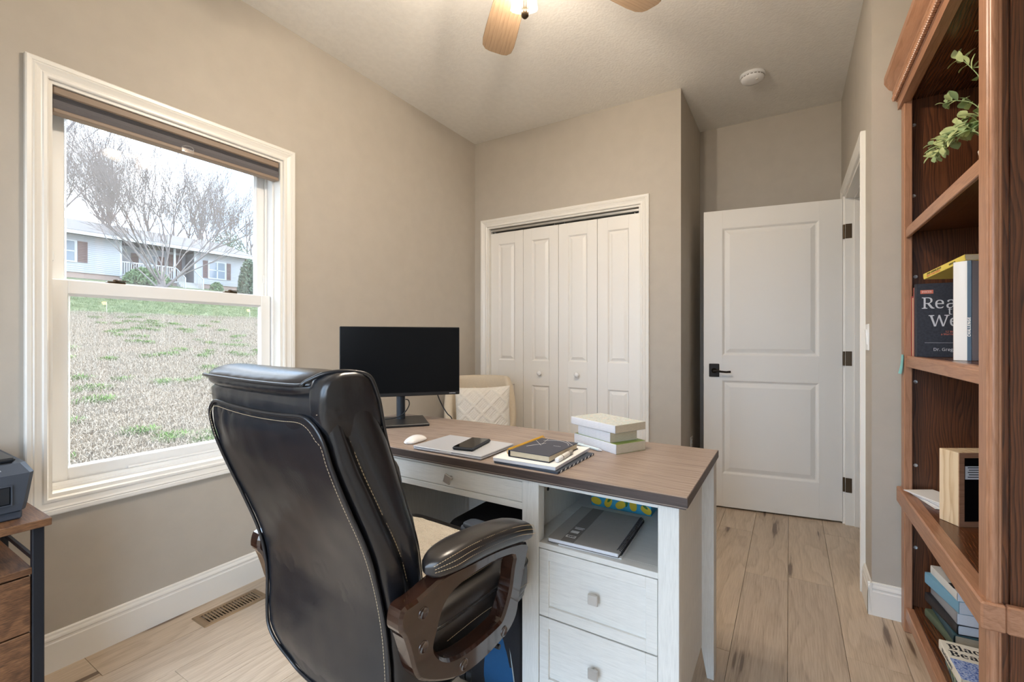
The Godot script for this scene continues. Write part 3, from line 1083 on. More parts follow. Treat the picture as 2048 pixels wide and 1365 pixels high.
func bush(called: String, at: Vector3, size: Vector3, n: int, sd: int, m: Material, label: String) -> void:
	var r := RandomNumberGenerator.new()
	r.seed = sd
	var root := thing(called, label, "bush", at)
	var st := mk()
	st.set_smooth_group(-1)
	for i in n:
		var v := Vector3(r.randfn(), r.randfn(), r.randfn()).normalized() * pow(r.randf(), 0.25)
		v.y = absf(v.y)
		var p := Vector3(v.x * size.x * 0.5, v.y * size.y, v.z * size.z * 0.5)
		var a := Vector3(r.randfn(), r.randfn(), r.randfn()).normalized() * 0.11
		var b := a.cross(Vector3(r.randfn(), r.randfn(), r.randfn())).normalized() * 0.05
		for q in [p - a, p + b, p + a, p - a, p + a, p - b]:
			st.add_vertex(q)
	obj("foliage", st, m, root)
	var sm := mk()
	for k in 4:
		var a := TAU * k / 4.0
		tube(sm, [Vector3(0, -0.1, 0), Vector3(cos(a) * size.x * 0.12, size.y * 0.35, sin(a) * size.z * 0.12), Vector3(cos(a) * size.x * 0.25, size.y * 0.75, sin(a) * size.z * 0.25)], [0.03, 0.02, 0.008], 5)
	obj("stem", sm, M.bark, root)

func siding_wall(parent: Node3D, x: float, za: float, zb: float, ya: float, yb: float, thick := 0.2) -> void:
	var poly := PackedVector2Array()
	poly.append(Vector2(-thick, ya))
	var n := int((yb - ya) / 0.115)
	for i in n:
		var y := lerpf(ya, yb, float(i) / n)
		poly.append(Vector2(0.02, y))
		poly.append(Vector2(0.0, y + (yb - ya) / n - 0.002))
	poly.append(Vector2(0.0, yb))
	poly.append(Vector2(-thick, yb))
	var st := mk()
	prism(st, Transform3D(Basis(Vector3.RIGHT, Vector3.UP, Vector3.BACK), Vector3(x, 0, minf(za, zb))), poly, absf(za - zb), 0.0)
	obj("wall", st, M.siding, parent)

func house_window(parent: Node3D, x: float, za: float, zb: float, ya: float, yb: float, lites: int, shutters: Array) -> void:
	var st := mk()
	var o := Vector3(x, 0, 0)
	frame_mould(st, o, Vector3(0, 0, -1), Vector3.UP, Vector3.RIGHT, -za, -zb, ya, yb, [[0.0, 0.02], [0.0, 0.06], [0.08, 0.06], [0.08, 0.0]])
	for i in lites:
		var a := lerpf(za, zb, float(i) / lites)
		var b := lerpf(za, zb, float(i + 1) / lites)
		mm(st, Vector3(x, ya, b + 0.04), Vector3(x + 0.05, yb, b - 0.04))
		mm(st, Vector3(x, (ya + yb) * 0.5 - 0.03, a), Vector3(x + 0.05, (ya + yb) * 0.5 + 0.03, b))
	var w := obj("window", st, M.house_white, parent)
	for i in lites:
		var a := lerpf(za, zb, float(i) / lites)
		var b := lerpf(za, zb, float(i + 1) / lites)
		for k in 2:
			var p := box1(Vector3(x + 0.005, lerpf(ya, yb, k * 0.5), a), Vector3(x + 0.03, lerpf(ya, yb, k * 0.5 + 0.5), b))
			obj("pane", p, M.house_glass, w)
	for s in shutters:
		st = mk()
		mm(st, Vector3(x, ya - 0.05, s[0]), Vector3(x + 0.05, yb + 0.05, s[1]), 0.005)
		for q in 12:
			var y := lerpf(ya, yb, (q + 0.5) / 12.0)
			bx(st, T(Vector3(x + 0.052, y, (s[0] + s[1]) * 0.5), Vector3(0, 0, -35)), Vector3(0.02, 0.06, absf(s[0] - s[1]) - 0.1))
		obj("shutter", st, M.shutter, parent)

func build_outdoors() -> void:
	ground_patch("ground_straw", -2.36, -17.5, M.straw_ground, "dry straw-covered slope rising outside the window")
	ground_patch("ground_lawn", -17.5, -75.0, M.green_ground, "green lawn at the top of the slope")
	var gb := mk()
	mm(gb, Vector3(-2.36, -1.0, ZR + 0.2), Vector3(9, -0.42, 16))
	tag(obj("ground_side", gb, M.straw_ground), "level dry ground outside the sliding glass door", "ground", "", "structure")
	# loose straw and tufts on the slope in view of the window
	var r := RandomNumberGenerator.new()
	r.seed = 99
	var at := []
	for i in 26000:
		var x := -lerpf(4.2, 18.0, pow(r.randf(), 0.8))
		var z := x * r.randf_range(0.18, 0.62)
		var s := r.randf_range(0.6, 1.3)
		at.append(Transform3D(Basis(Vector3.UP, r.randf() * TAU).scaled(Vector3(s, s, s)), Vector3(x, ground_y(x, z) - 0.005, z)))
	scatter("dry_grass", blade_mesh(0.004, 0.085, 9, 0.09, 5), M.straw, at, "dry straw-coloured grass covering the slope outside", "grass")
	at = []
	for i in 85:
		var x := -lerpf(4.6, 17.0, pow(r.randf(), 0.9))
		var z := x * r.randf_range(0.2, 0.6)
		var rad := r.randf_range(0.05, 0.14)
		for k in int(70 * rad / 0.15):
			var a := r.randf() * TAU
			var q := rad * sqrt(r.randf())
			var xx := x + cos(a) * q
			var zz := z + sin(a) * q * 1.4
			var s := r.randf_range(0.6, 1.3)
			at.append(Transform3D(Basis(Vector3.UP, r.randf() * TAU).scaled(Vector3(s, s, s)), Vector3(xx, ground_y(xx, zz) - 0.005, zz)))
	scatter("green_grass", blade_mesh(0.006, 0.085, 8, 0.05, 6), M.grass, at, "green grass tufts dotted over the straw slope", "grass")
	at = []
	for i in 16000:
		var x := -lerpf(17.3, 31.0, r.randf())
		var z := x * r.randf_range(0.18, 0.62)
		var s := r.randf_range(0.6, 1.2)
		at.append(Transform3D(Basis(Vector3.UP, r.randf() * TAU).scaled(Vector3(s, s, s)), Vector3(x, ground_y(x, z) - 0.005, z)))
	scatter("lawn_grass", blade_mesh(0.0045, 0.075, 8, 0.07, 6), M.lawn_grass, at, "mown green grass of the upper lawn", "grass")
	# ornamental tree in its ring of mulch
	var tx := -24.2
	var tz := -9.3
	var gy := ground_y(tx, tz)
	var st := mk()
	lathe(st, Transform3D(Basis(Vector3.FORWARD, -0.153), Vector3(tx, gy, tz)), [Vector2(0.29, 0.02), Vector2(0.30, 0.07), Vector2(0.5, 0.07), Vector2(0.95, 0.05), Vector2(1.15, -0.08)], 24)
	tag(obj("mulch_ring", st, M.mulch), "round grey mulch bed at the foot of the spreading tree", "mulch bed")
	bare_tree("ornamental_tree", Vector3(tx, gy + 0.02, tz), 10.5, 0.17, 5, 4, 12, M.bark, "bare low-branching tree spreading from a mulch bed on the lawn", 9, 0.36)
	# house
	var h := thing("neighbour_house", "white ranch house with brown shutters and front porch up the slope", "house")
	var hb := 4.75
	var he := 7.35
	siding_wall(h, -36.0, -2.0, -11.6, hb + 0.35, he)
	siding_wall(h, -37.6, -11.6, -15.9, hb + 0.35, he)
	siding_wall(h, -36.0, -15.9, -19.3, hb + 0.35, he)
	st = mk()
	mm(st, Vector3(-45, hb - 1.5, -2.0), Vector3(-36.05, hb + 0.36, -19.25))
	obj("foundation", st, M.brick, h)
	st = mk()
	mm(st, Vector3(-45, hb, -2.05), Vector3(-37.9, he, -19.25))
	mm(st, Vector3(-37.9, hb, -11.4), Vector3(-36.2, he, -2.1))
	mm(st, Vector3(-37.9, hb, -19.28), Vector3(-36.2, he, -16.1))
	obj("core", st, M.siding, h)
	st = mk()
	prism(st, Transform3D(Basis(Vector3.RIGHT, Vector3.UP, Vector3.BACK), Vector3(0, 0, -19.8)), PackedVector2Array([Vector2(-35.3, he - 0.02), Vector2(-35.3, he + 0.14), Vector2(-40.5, he + 1.75), Vector2(-45.7, he + 0.14), Vector2(-45.7, he - 0.02)]), 18.3, 0.0)
	obj("roof", st, M.roofing, h)
	st = mk()
	mm(st, Vector3(-35.32, he - 0.1, -1.5), Vector3(-35.22, he + 0.1, -19.8))
	obj("gutter", st, M.house_white, h)
	house_window(h, -36.0, -8.3, -9.5, hb + 1.0, hb + 2.15, 2, [[-9.6, -10.05], [-7.75, -8.2]])
	house_window(h, -36.0, -16.75, -17.85, hb + 0.85, hb + 2.0, 2, [[-17.95, -18.25], [-16.35, -16.65]])
	house_window(h, -37.6, -13.2, -14.1, hb + 0.9, hb + 2.1, 2, [[-12.7, -13.1], [-14.2, -14.6]])
	st = mk()
	mm(st, Vector3(-37.58, hb + 0.36, -14.85), Vector3(-37.5, hb + 2.4, -15.65), 0.01)
	obj("front_door", st, M.shutter, h)
	st = mk()
	mm(st, Vector3(-37.7, hb + 0.22, -11.6), Vector3(-36.0, hb + 0.36, -15.9))
	obj("porch_floor", st, M.stone, h)
	var rail := mk()
	mm(rail, Vector3(-36.08, hb + 1.25, -11.6), Vector3(-36.0, hb + 1.32, -14.6))
	mm(rail, Vector3(-36.08, hb + 0.45, -11.6), Vector3(-36.0, hb + 0.5, -14.6))
	var rl := obj("railing", rail, M.house_white, h)
	for i in 24:
		obj("baluster", box1(Vector3(-36.06, hb + 0.45, -11.7 - 0.122 * i), Vector3(-36.02, hb + 1.25, -11.74 - 0.122 * i)), M.house_white, rl)
	for z in [-11.65, -14.6, -15.85]:
		obj("porch_post", box1(Vector3(-36.1, hb + 0.36, z + 0.06), Vector3(-35.98, he, z - 0.06), 0.01), M.house_white, h)
	for i in 4:
		obj("step", box1(Vector3(-36.0 + 0.3 * i, hb - 0.6, -14.7), Vector3(-35.7 + 0.3 * i, hb + 0.28 - 0.17 * i, -15.8)), M.stone, h)
	for z in [-14.7, -15.8]:
		st = mk()
		tube(st, [Vector3(-36.0, hb + 1.25, z), Vector3(-34.7, hb + 0.5, z), Vector3(-34.7, hb - 0.5, z)], 0.035, 6)
		for i in 6:
			mm(st, Vector3(-35.85 + 0.2 * i, hb - 0.3, z + 0.02), Vector3(-35.81 + 0.2 * i, hb + 1.15 - 0.115 * i, z - 0.02))
		obj("stair_rail", st, M.house_white, h)
	bush("foundation_shrub", Vector3(-34.6, ground_y(-34.6, -12.6), -12.55), Vector3(1.5, 1.1, 2.6), 2600, 3, M.leaf_green, "rounded green shrub in front of the white porch railing")
	bush("small_shrub", Vector3(-34.8, ground_y(-34.8, -16.6), -16.7), Vector3(0.8, 0.6, 0.8), 700, 4, M.leaf_green, "small low shrub beside the porch steps")
	bush("evergreen_shrub", Vector3(-34.0, ground_y(-34.0, -18.9), -18.55), Vector3(1.5, 2.6, 1.5), 3200, 7, M.leaf_dark, "tall upright evergreen at the corner of the white house")
	bush("background_evergreen", Vector3(-47, ground_y(-47, -24), -23.5), Vector3(5.0, 5.2, 5.0), 5200, 8, M.leaf_dark, "loose evergreen rising behind the house roof")
	# bare woods behind
	var protos := []
	for i in 3:
		protos.append(bare_tree("bare_tree", Vector3.ZERO, 16.0, 0.24, 4, 4, 200 + i, M.bark, "tall leafless tree in the woods around the white house", 1, 0.6, "leafless trees around the white house"))
	var spots := [[-31.0, -6.9, 1.0], [-50.0, -12.0, 1.1], [-49.0, -8.6, 1.05], [-53.0, -16.5, 1.1], [-49.0, -19.5, 0.95], [-46.5, -21.5, 0.8], [-56.0, -25.0, 1.05], [-50.0, -27.5, 0.9], [-58.0, -31.5, 1.0], [-61.0, -18.0, 1.2], [-48.0, -15.0, 0.9], [-60.0, -22.0, 1.15], [-54.0, -11.0, 1.0], [-57.0, -14.0, 1.1], [-52.0, -22.5, 0.95], [-62.0, -28.0, 1.1], [-66.0, -33.5, 1.1], [-64.0, -13.0, 1.2]]
	for i in spots.size():
		var sp: Array = spots[i]
		var tr: Node3D = protos[i % 3]
		if i > 2:
			tr = protos[i % 3].duplicate()
			tr.name = numbered("bare_tree")
			add_child(tr)
		tr.transform = Transform3D(Basis(Vector3.UP, 2.4 * i).scaled(Vector3.ONE * float(sp[2]) * (0.95 if i == 0 else 0.66)), Vector3(sp[0], ground_y(sp[0], sp[1]), sp[1]))
	# marker flags
	for f in [["yellow marker flag in the lawn before the shuttered single window", -18.4, -5.6], ["yellow marker flag in the lawn before the evergreen at the house corner", -18.2, -9.95]]:
		var x: float = f[1]
		var z: float = f[2]
		var y := ground_y(x, z)
		var fl := thing("marker_flag", f[0], "flag", Vector3(x, y, z), 0.0, "yellow marker flags in the lawn")
		st = mk()
		tube(st, [Vector3(0, -0.05, 0), Vector3(0, 0.32, 0)], 0.003, 5)
		obj("wire", st, M.white_wire, fl)
		st = mk()
		bx(st, T(Vector3(0.005, 0.27, 0.06), Vector3(10, 12, 25)), Vector3(0.004, 0.1, 0.11))
		obj("pennant", st, M.flag, fl)

# ---------------------------------------------------------------- desk
# a part given in world coordinates under a thing that stands elsewhere
func wpart(called: String, st: SurfaceTool, m: Material, root: Node3D) -> MeshInstance3D:
	var o := obj(called, st, m, root)
	o.transform = root.transform.affine_inverse()
	return o

func square_knob(parent: Node3D, p: Vector3, roll := 0.0) -> void:
	var st := mk()
	lathe(st, T(p, Vector3(90, 0, 0)), [Vector2(0.008, 0), Vector2(0.005, 0.004), Vector2(0.005, 0.016), Vector2(0.0, 0.017)], 12)
	bx(st, T(p + Vector3(0, 0, 0.019), Vector3(0, 0, roll)), Vector3(0.029, 0.029, 0.007), 0.0015)
	obj("knob", st, M.nickel, parent)

func shaker_front(called: String, root: Node3D, x0: float, x1: float, y0: float, y1: float, z: float) -> MeshInstance3D:
	var st := mk()
	var f := 0.030
	mm(st, Vector3(x0, y0, z - 0.018), Vector3(x0 + f, y1, z), 0.0012)
	mm(st, Vector3(x1 - f, y0, z - 0.018), Vector3(x1, y1, z), 0.0012)
	mm(st, Vector3(x0 + f, y0, z - 0.018), Vector3(x1 - f, y0 + f, z), 0.0012)
	mm(st, Vector3(x0 + f, y1 - f, z - 0.018), Vector3(x1 - f, y1, z), 0.0012)
	var o := wpart(called, st, M.desk_white, root)
	st = mk()
	mm(st, Vector3(x0 + f - 0.004, y0 + f - 0.004, z - 0.018), Vector3(x1 - f + 0.004, y1 - f + 0.004, z - 0.009))
	obj("panel", st, M.desk_white, o)
	square_knob(o, Vector3((x0 + x1) * 0.5, (y0 + y1) * 0.5, z - 0.009))
	return o

func desk_leg(root: Node3D, xa: float, xb: float, za: float, zb: float, inner_x: float) -> void:
	# post that narrows towards the floor on its inner side
	var st := mk()
	var inn := xa if absf(xa - inner_x) < absf(xb - inner_x) else xb
	var out := xb if inn == xa else xa
	var poly := PackedVector2Array([Vector2(inn, 0.735), Vector2(out, 0.735), Vector2(out, 0.0), Vector2(lerpf(out, inn, 0.5), 0.0), Vector2(inn, 0.12)])
	prism(st, Transform3D(Basis(), Vector3(0, 0, minf(za, zb))), poly, absf(za - zb), 0.001)
	wpart("leg", st, M.desk_white_v, root)

func pedestal(root: Node3D, x0: float, x1: float) -> void:
	var zf := -1.190
	var outer_right := x1 > -0.5
	# front posts
	for s in [[x0, x0 + 0.056], [x1 - 0.052, x1]]:
		desk_leg(root, s[0], s[1], zf - 0.036, zf, (x0 + x1) * 0.5)
	for s in [[x0 - (0.0 if outer_right else 0.018), x0 + 0.026], [x1 - 0.026, x1 + (0.018 if outer_right else 0.0)]]:
		desk_leg(root, s[0], s[1], -1.666, -1.728, (x0 + x1) * 0.5)
	var st := mk()
	var il := 0.0 if outer_right else 0.018
	var ir := 0.018 if outer_right else 0.0
	mm(st, Vector3(x0 + 0.002 + il, 0.107, zf - 0.036), Vector3(x0 + 0.016 + il, 0.735, -1.694))
	wpart("side_panel", st, M.desk_white_v, root)
	st = mk()
	mm(st, Vector3(x1 - 0.016 - ir, 0.107, zf - 0.036), Vector3(x1 - 0.002 - ir, 0.735, -1.694))
	wpart("side_panel", st, M.desk_white_v, root)
	st = mk()
	mm(st, Vector3(x0 + 0.027, 0.107, -1.695), Vector3(x1 - 0.027, 0.735, -1.71))
	wpart("back_panel", st, M.desk_white, root)
	st = mk()
	mm(st, Vector3(x0 + 0.056, 0.720, zf - 0.02), Vector3(x1 - 0.052, 0.735, zf - 0.002), 0.001)
	wpart("top_rail", st, M.desk_white, root)
	st = mk()
	mm(st, Vector3(x0 + 0.016 + il, 0.537, -1.694), Vector3(x1 - 0.016 - ir, 0.553, zf - 0.036))
	mm(st, Vector3(x0 + 0.056, 0.537, zf - 0.036), Vector3(x1 - 0.052, 0.553, zf - 0.002), 0.001)
	wpart("cubby_shelf", st, M.desk_white, root)
	for zz in [-1.33, -1.58]:
		for xx in [x0 + 0.0165 + il, x1 - 0.0165 - ir]:
			st = mk()
			tube(st, [Vector3(xx - 0.0012, 0.665, zz), Vector3(xx + 0.0012, 0.665, zz)], 0.007, 10)
			wpart("cam_hole", st, M.dark_hole, root)
	shaker_front("drawer", root, x0 + 0.0575, x1 - 0.0535, 0.339, 0.5345, zf - 0.002)
	shaker_front("drawer", root, x0 + 0.0575, x1 - 0.0535, 0.128, 0.335, zf - 0.002)

func build_desk() -> void:
	var root := thing("office_desk", "white-washed wooden desk with grey-brown plank top and square knobs", "desk", Vector3(-0.976, 0, -1.455))
	var xa := -1.740
	var xb := -0.212
	var st := mk()
	mm(st, Vector3(xa + 0.002, 0.737, -1.735), Vector3(xb - 0.002, DY, -1.1745), 0.001)
	wpart("desktop", st, M.desk_top, root)
	st = mk()
	mm(st, Vector3(xa, 0.740, -1.1745), Vector3(xb, DY - 0.0012, -1.172), 0.001)
	mm(st, Vector3(xa, 0.740, -1.1745), Vector3(xa + 0.002, DY - 0.0012, -1.737), 0.0005)
	mm(st, Vector3(xb - 0.002, 0.740, -1.1745), Vector3(xb, DY - 0.0012, -1.737), 0.0005)
	mm(st, Vector3(xa, 0.740, -1.735), Vector3(xb, DY - 0.0012, -1.737), 0.0005)
	mm(st, Vector3(xa + 0.006, 0.733, -1.73), Vector3(xb - 0.006, 0.7395, -1.178))
	wpart("edge_band", st, M.desk_edge, root)
	pedestal(root, -0.690, -0.236)
	pedestal(root, -1.716, -1.262)
	st = mk()
	mm(st, Vector3(-1.262, 0.722, -1.21), Vector3(-0.690, 0.735, -1.193), 0.001)
	wpart("top_rail", st, M.desk_white, root)
	st = mk()
	mm(st, Vector3(-1.262, 0.638, -1.21), Vector3(-0.690, 0.658, -1.191), 0.001)
	wpart("lower_rail", st, M.desk_white, root)
	st = mk()
	mm(st, Vector3(-1.2605, 0.6595, -1.21), Vector3(-0.6915, 0.7205, -1.192), 0.0012)
	var dr := wpart("pencil_drawer", st, M.desk_white, root)
	square_knob(dr, Vector3(-0.966, 0.69, -1.192), -20.0)
	st = mk()
	mm(st, Vector3(-1.262, 0.24, -1.69), Vector3(-0.690, 0.735, -1.705))
	wpart("modesty_panel", st, M.desk_white, root)

# ---------------------------------------------------------------- office chair
func lerp_table(tb: Array, y: float, c: int) -> float:
	for i in tb.size() - 1:
		if y <= tb[i + 1][0]:
			var t: float = clampf((y - tb[i][0]) / (tb[i + 1][0] - tb[i][0]), 0.0, 1.0)
			return lerpf(tb[i][c], tb[i + 1][c], t)
	return tb[tb.size() - 1][c]

func smooth_poly(p: Array, n := 4) -> PackedVector2Array:
	var out := PackedVector2Array()
	var m := p.size()
	for i in m:
		for k in n:
			var a: Vector2 = p[(i - 1 + m) % m]
			var b: Vector2 = p[i]
			var c: Vector2 = p[(i + 1) % m]
			var d: Vector2 = p[(i + 2) % m]
			out.append(b.cubic_interpolate(c, a, d, float(k) / n))
	return out

func smooth_path(p: Array, n := 5) -> Array:
	var out := []
	for i in p.size() - 1:
		for k in n:
			var a: Vector3 = p[maxi(i - 1, 0)]
			var b: Vector3 = p[i]
			var c: Vector3 = p[i + 1]
			var d: Vector3 = p[mini(i + 2, p.size() - 1)]
			out.append(b.cubic_interpolate(c, a, d, float(k) / n))
	out.append(p[p.size() - 1])
	return out

func stitches(st: SurfaceTool, path: Array, gap := 0.0085, dash := 0.0055, rad := 0.0007) -> void:
	var acc := 0.0
	for i in path.size() - 1:
		var a: Vector3 = path[i]
		var b: Vector3 = path[i + 1]
		var l := a.distance_to(b)
		var d := (b - a) / maxf(l, 1e-6)
		while acc < l:
			tube(st, [a + d * acc, a + d * (acc + dash * 0.5) , a + d * (acc + dash)], [rad * 0.6, rad, rad * 0.6], 4, false, false)
			acc += gap
		acc -= l

func lumpy(st: SurfaceTool, s: Vector3) -> void:
	var n := FastNoiseLite.new()
	n.seed = 17
	n.frequency = 14.0
	var rings := []
	for j in 25:
		var v := -PI / 2 + PI * j / 24.0
		var cv := pow(absf(cos(v)), 0.5) if j > 0 and j < 24 else 0.001
		var sv := signf(sin(v)) * pow(absf(sin(v)), 0.7)
		var ring := []
		for i in 72:
			var u := TAU * i / 72.0
			var p := Vector3(s.x * 0.5 * cv * signf(cos(u)) * pow(absf(cos(u)), 0.4), s.y * 0.5 * sv, s.z * 0.5 * cv * signf(sin(u)) * pow(absf(sin(u)), 0.4))
			var k := n.get_noise_3dv(p)
			p.y += 0.007 * k * (1.0 if sv > -0.3 else 0.0)
			p.x *= 1.0 + 0.03 * k
			p.z *= 1.0 + 0.04 * k
			ring.append(p)
		rings.append(ring)
	loft(st, rings, true, false, false)

func even_ring(a: float, b: float, ea: float, eb: float, n: int) -> Array:
	# points spaced evenly along a superellipse with half axes a and b
	var raw := []
	for i in 721:
		var t := TAU * i / 720.0
		raw.append(Vector2(a * signf(cos(t)) * pow(absf(cos(t)), ea), b * signf(sin(t)) * pow(absf(sin(t)), eb)))
	var acc := [0.0]
	for i in 720:
		acc.append(acc[i] + raw[i].distance_to(raw[i + 1]))
	var out := []
	var k := 0
	for i in n:
		var want: float = acc[720] * i / n
		while k < 719 and acc[k + 1] < want:
			k += 1
		out.append(raw[k].lerp(raw[k + 1], (want - acc[k]) / maxf(acc[k + 1] - acc[k], 1e-9)))
	return out

func build_office_chair() -> void:
	var root := thing("office_chair", "high-backed black leather executive chair with dark wood arms", "chair", Vector3(-0.906, 0, -0.97), -5.0)
	# y, rear z, front z, half width, z of the side seam
	var tb := [
		[0.322, 0.285, 0.250, 0.03, 0.27], [0.328, 0.290, 0.230, 0.085, 0.26], [0.343, 0.294, 0.205, 0.150, 0.25], [0.368, 0.297, 0.195, 0.222, 0.25], [0.404, 0.300, 0.190, 0.259, 0.245],
		[0.45, 0.300, 0.186, 0.262, 0.243], [0.50, 0.300, 0.185, 0.258, 0.240], [0.55, 0.303, 0.187, 0.256, 0.240], [0.60, 0.308, 0.192, 0.254, 0.241], [0.65, 0.321, 0.199, 0.256, 0.248],
		[0.70, 0.336, 0.208, 0.261, 0.268], [0.75, 0.355, 0.224, 0.264, 0.290], [0.80, 0.376, 0.241, 0.263, 0.314], [0.85, 0.397, 0.256, 0.261, 0.337], [0.90, 0.418, 0.271, 0.259, 0.360],
		[0.95, 0.432, 0.288, 0.257, 0.380], [0.98, 0.439, 0.300, 0.255, 0.391], [1.00, 0.443, 0.308, 0.254, 0.397], [1.02, 0.446, 0.318, 0.2555, 0.404], [1.04, 0.447, 0.328, 0.2550, 0.412], [1.052, 0.436, 0.338, 0.246, 0.41]]
	var nz := FastNoiseLite.new()
	nz.seed = 6
	nz.frequency = 9.0
	var rings := []
	var ys := []
	for t in tb:
		ys.append(t[0])
	for y in [0.425, 0.475, 0.525, 0.575, 0.625, 0.675, 0.725, 0.775, 0.825, 0.875, 0.925, 1.01, 1.03]:
		ys.append(y)
	ys.sort()
	for y in ys:
		var zr := lerp_table(tb, y, 1)
		var zf := lerp_table(tb, y, 2)
		var hw := lerp_table(tb, y, 3)
		var zs := lerp_table(tb, y, 4)
		var ring := []
		for v in even_ring(hw, (zr - zf) * 0.5, 0.22, 0.42, 150):
			var z: float = (zr + zf) * 0.5 + v.y
			var x: float = v.x
			if absf(x) > 0.75 * hw and y > 0.5:
				x -= signf(x) * 0.013 * exp(-pow((z - zs) / 0.010, 2.0)) * smoothstep(0.5, 0.62, y) * smoothstep(1.045, 0.99, y)
			var wr := 0.0024 * nz.get_noise_3d(x, y, z)
			ring.append(Vector3(x + wr, y, z + wr))
		rings.append(ring)
	var st := mk()
	loft(st, rings, true, true, true)
	obj("backrest", st, M.leather, root)
	# rear panel, tucked into the piping
	st = mk()
	var rows := []
	var nx := 28
	for j in 45:
		var y := lerpf(0.332, 1.012, j / 44.0)
		var zr := lerp_table(tb, y, 1)
		var hw := lerp_table(tb, y, 3) - 0.012
		if y > 0.94:
			var q := (y - 0.94) / 0.075
			hw -= 0.05 * (1.0 - sqrt(maxf(0.0, 1.0 - q * q)))
		hw = maxf(hw, 0.02)
		var row := []
		for i in nx + 1:
			var s := -1.0 + 2.0 * i / nx
			var bulge := 0.007 * (1.0 - pow(absf(s), 4.0)) * smoothstep(0.33, 0.40, y) * smoothstep(1.014, 0.96, y)
			var dip := -0.004 * exp(-pow((y - 0.62) / 0.12, 2.0)) * (1.0 - s * s)
			var fold := 0.0026 * sin(s * 60.0 + y * 20.0) * smoothstep(0.90, 1.0, y) * smoothstep(-0.2, -0.9, s)
			row.append(Vector3(s * hw, y, zr - 0.003 + bulge + dip + fold + 0.0022 * nz.get_noise_3d(s * 0.3, y, 0.2)))
		rows.append(row)
	loft(st, rows, false, false, true)
	obj("back_panel", st, M.leather, root)
	# piping round the rear panel
	var pp := []
	for y in [0.345, 0.368, 0.40, 0.45, 0.55, 0.65, 0.75, 0.85, 0.92, 0.96, 0.985]:
		var q := maxf(0.0, (y - 0.94) / 0.075)
		pp.append(Vector3(lerp_table(tb, y, 3) - 0.010 - 0.05 * (1.0 - sqrt(maxf(0.0, 1.0 - q * q))), y, lerp_table(tb, y, 1) + 0.001))
	pp.append(Vector3(0.215, 1.003, 0.444))
	pp.append(Vector3(0.185, 1.012, 0.446))
	var loop := pp.duplicate()
	for i in range(1, 7):
		loop.append(Vector3(0.185 - 0.37 * i / 6.0, 1.012 - 0.006 * sin(PI * i / 6.0), 0.4465))
	for i in range(pp.size() - 2, -1, -1):
		loop.append(Vector3(-pp[i].x, pp[i].y, pp[i].z))
	for p in [[-0.10, 0.330], [0.0, 0.326], [0.10, 0.330]]:
		loop.append(Vector3(p[0], p[1], 0.292))
	loop.append(loop[0])
	st = mk()
	tube(st, smooth_path(loop, 4), 0.0042, 8, false, false)
	obj("piping", st, M.leather, root)
	st = mk()
	var inner := []
	for i in range(3, 23):
		var v: Vector3 = loop[i]
		inner.append(Vector3(v.x * 0.965, v.y - (0.011 if v.y > 0.97 else 0.0), v.z + 0.0035))
	stitches(st, smooth_path(inner, 4), 0.007, 0.005)
	var sh := obj("stitching", st, M.thread, root)
	sh.set_meta("kind", "stuff")
	# seams down both sides
	st = mk()
	for sg in [-1.0, 1.0]:
		var sp := []
		for y in [0.63, 0.70, 0.75, 0.80, 0.85, 0.90, 0.95, 0.985, 1.012]:
			var zs := lerp_table(tb, y, 4)
			var zm := (lerp_table(tb, y, 1) + lerp_table(tb, y, 2)) * 0.5
			var zh := (lerp_table(tb, y, 1) - lerp_table(tb, y, 2)) * 0.5
			var sn := pow(clampf(absf(zs - zm) / zh, 0.0, 1.0), 1.0 / 0.42)
			sp.append(Vector3(sg * (lerp_table(tb, y, 3) * pow(sqrt(1.0 - sn * sn), 0.22) + 0.0012 - 0.013 * smoothstep(0.5, 0.62, y) * smoothstep(1.045, 0.99, y)), y, zs))
		sp.append(Vector3(sg * 0.249, 1.026, 0.424))
		sp.append(Vector3(sg * 0.234, 1.020, 0.4475))
		stitches(st, smooth_path(sp, 4), 0.008, 0.0058, 0.0010)
	var sm := obj("side_stitching", st, M.thread, root)
	sm.set_meta("kind", "stuff")
	# head roll with its end caps and piping
	st = mk()
	rings = []
	for i in 41:
		var s := -1.0 + 2.0 * i / 40.0
		var e := pow(maxf(0.0, 1.0 - pow(absf(s), 6.0)), 0.5)
		var ring := []
		for k in 28:
			var a := TAU * k / 28.0
			var yy := sin(a)
			var zz := cos(a)
			var top := 1.0 if yy > 0 else 0.85
			ring.append(Vector3(s * 0.2425 - 0.0225, 1.060 + 0.006 * s * s + yy * 0.034 * top * (0.35 + 0.65 * e), 0.392 + zz * (0.064 * (0.45 + 0.55 * e)) + 0.0015 * nz.get_noise_3d(s, yy, zz)))
		rings.append(ring)
	loft(st, rings, true, true, false)
	# front fall of the head cushion
	pillow(st, T(Vector3(0, 0.985, 0.328), Vector3(18, 0, 0)), Vector3(0.44, 0.19, 0.075), 0.4, 0.25)
	obj("head_cushion", st, M.leather, root)
	# side panel rising over the end of the roll
	st = mk()
	rings = []
	var front_edge := []
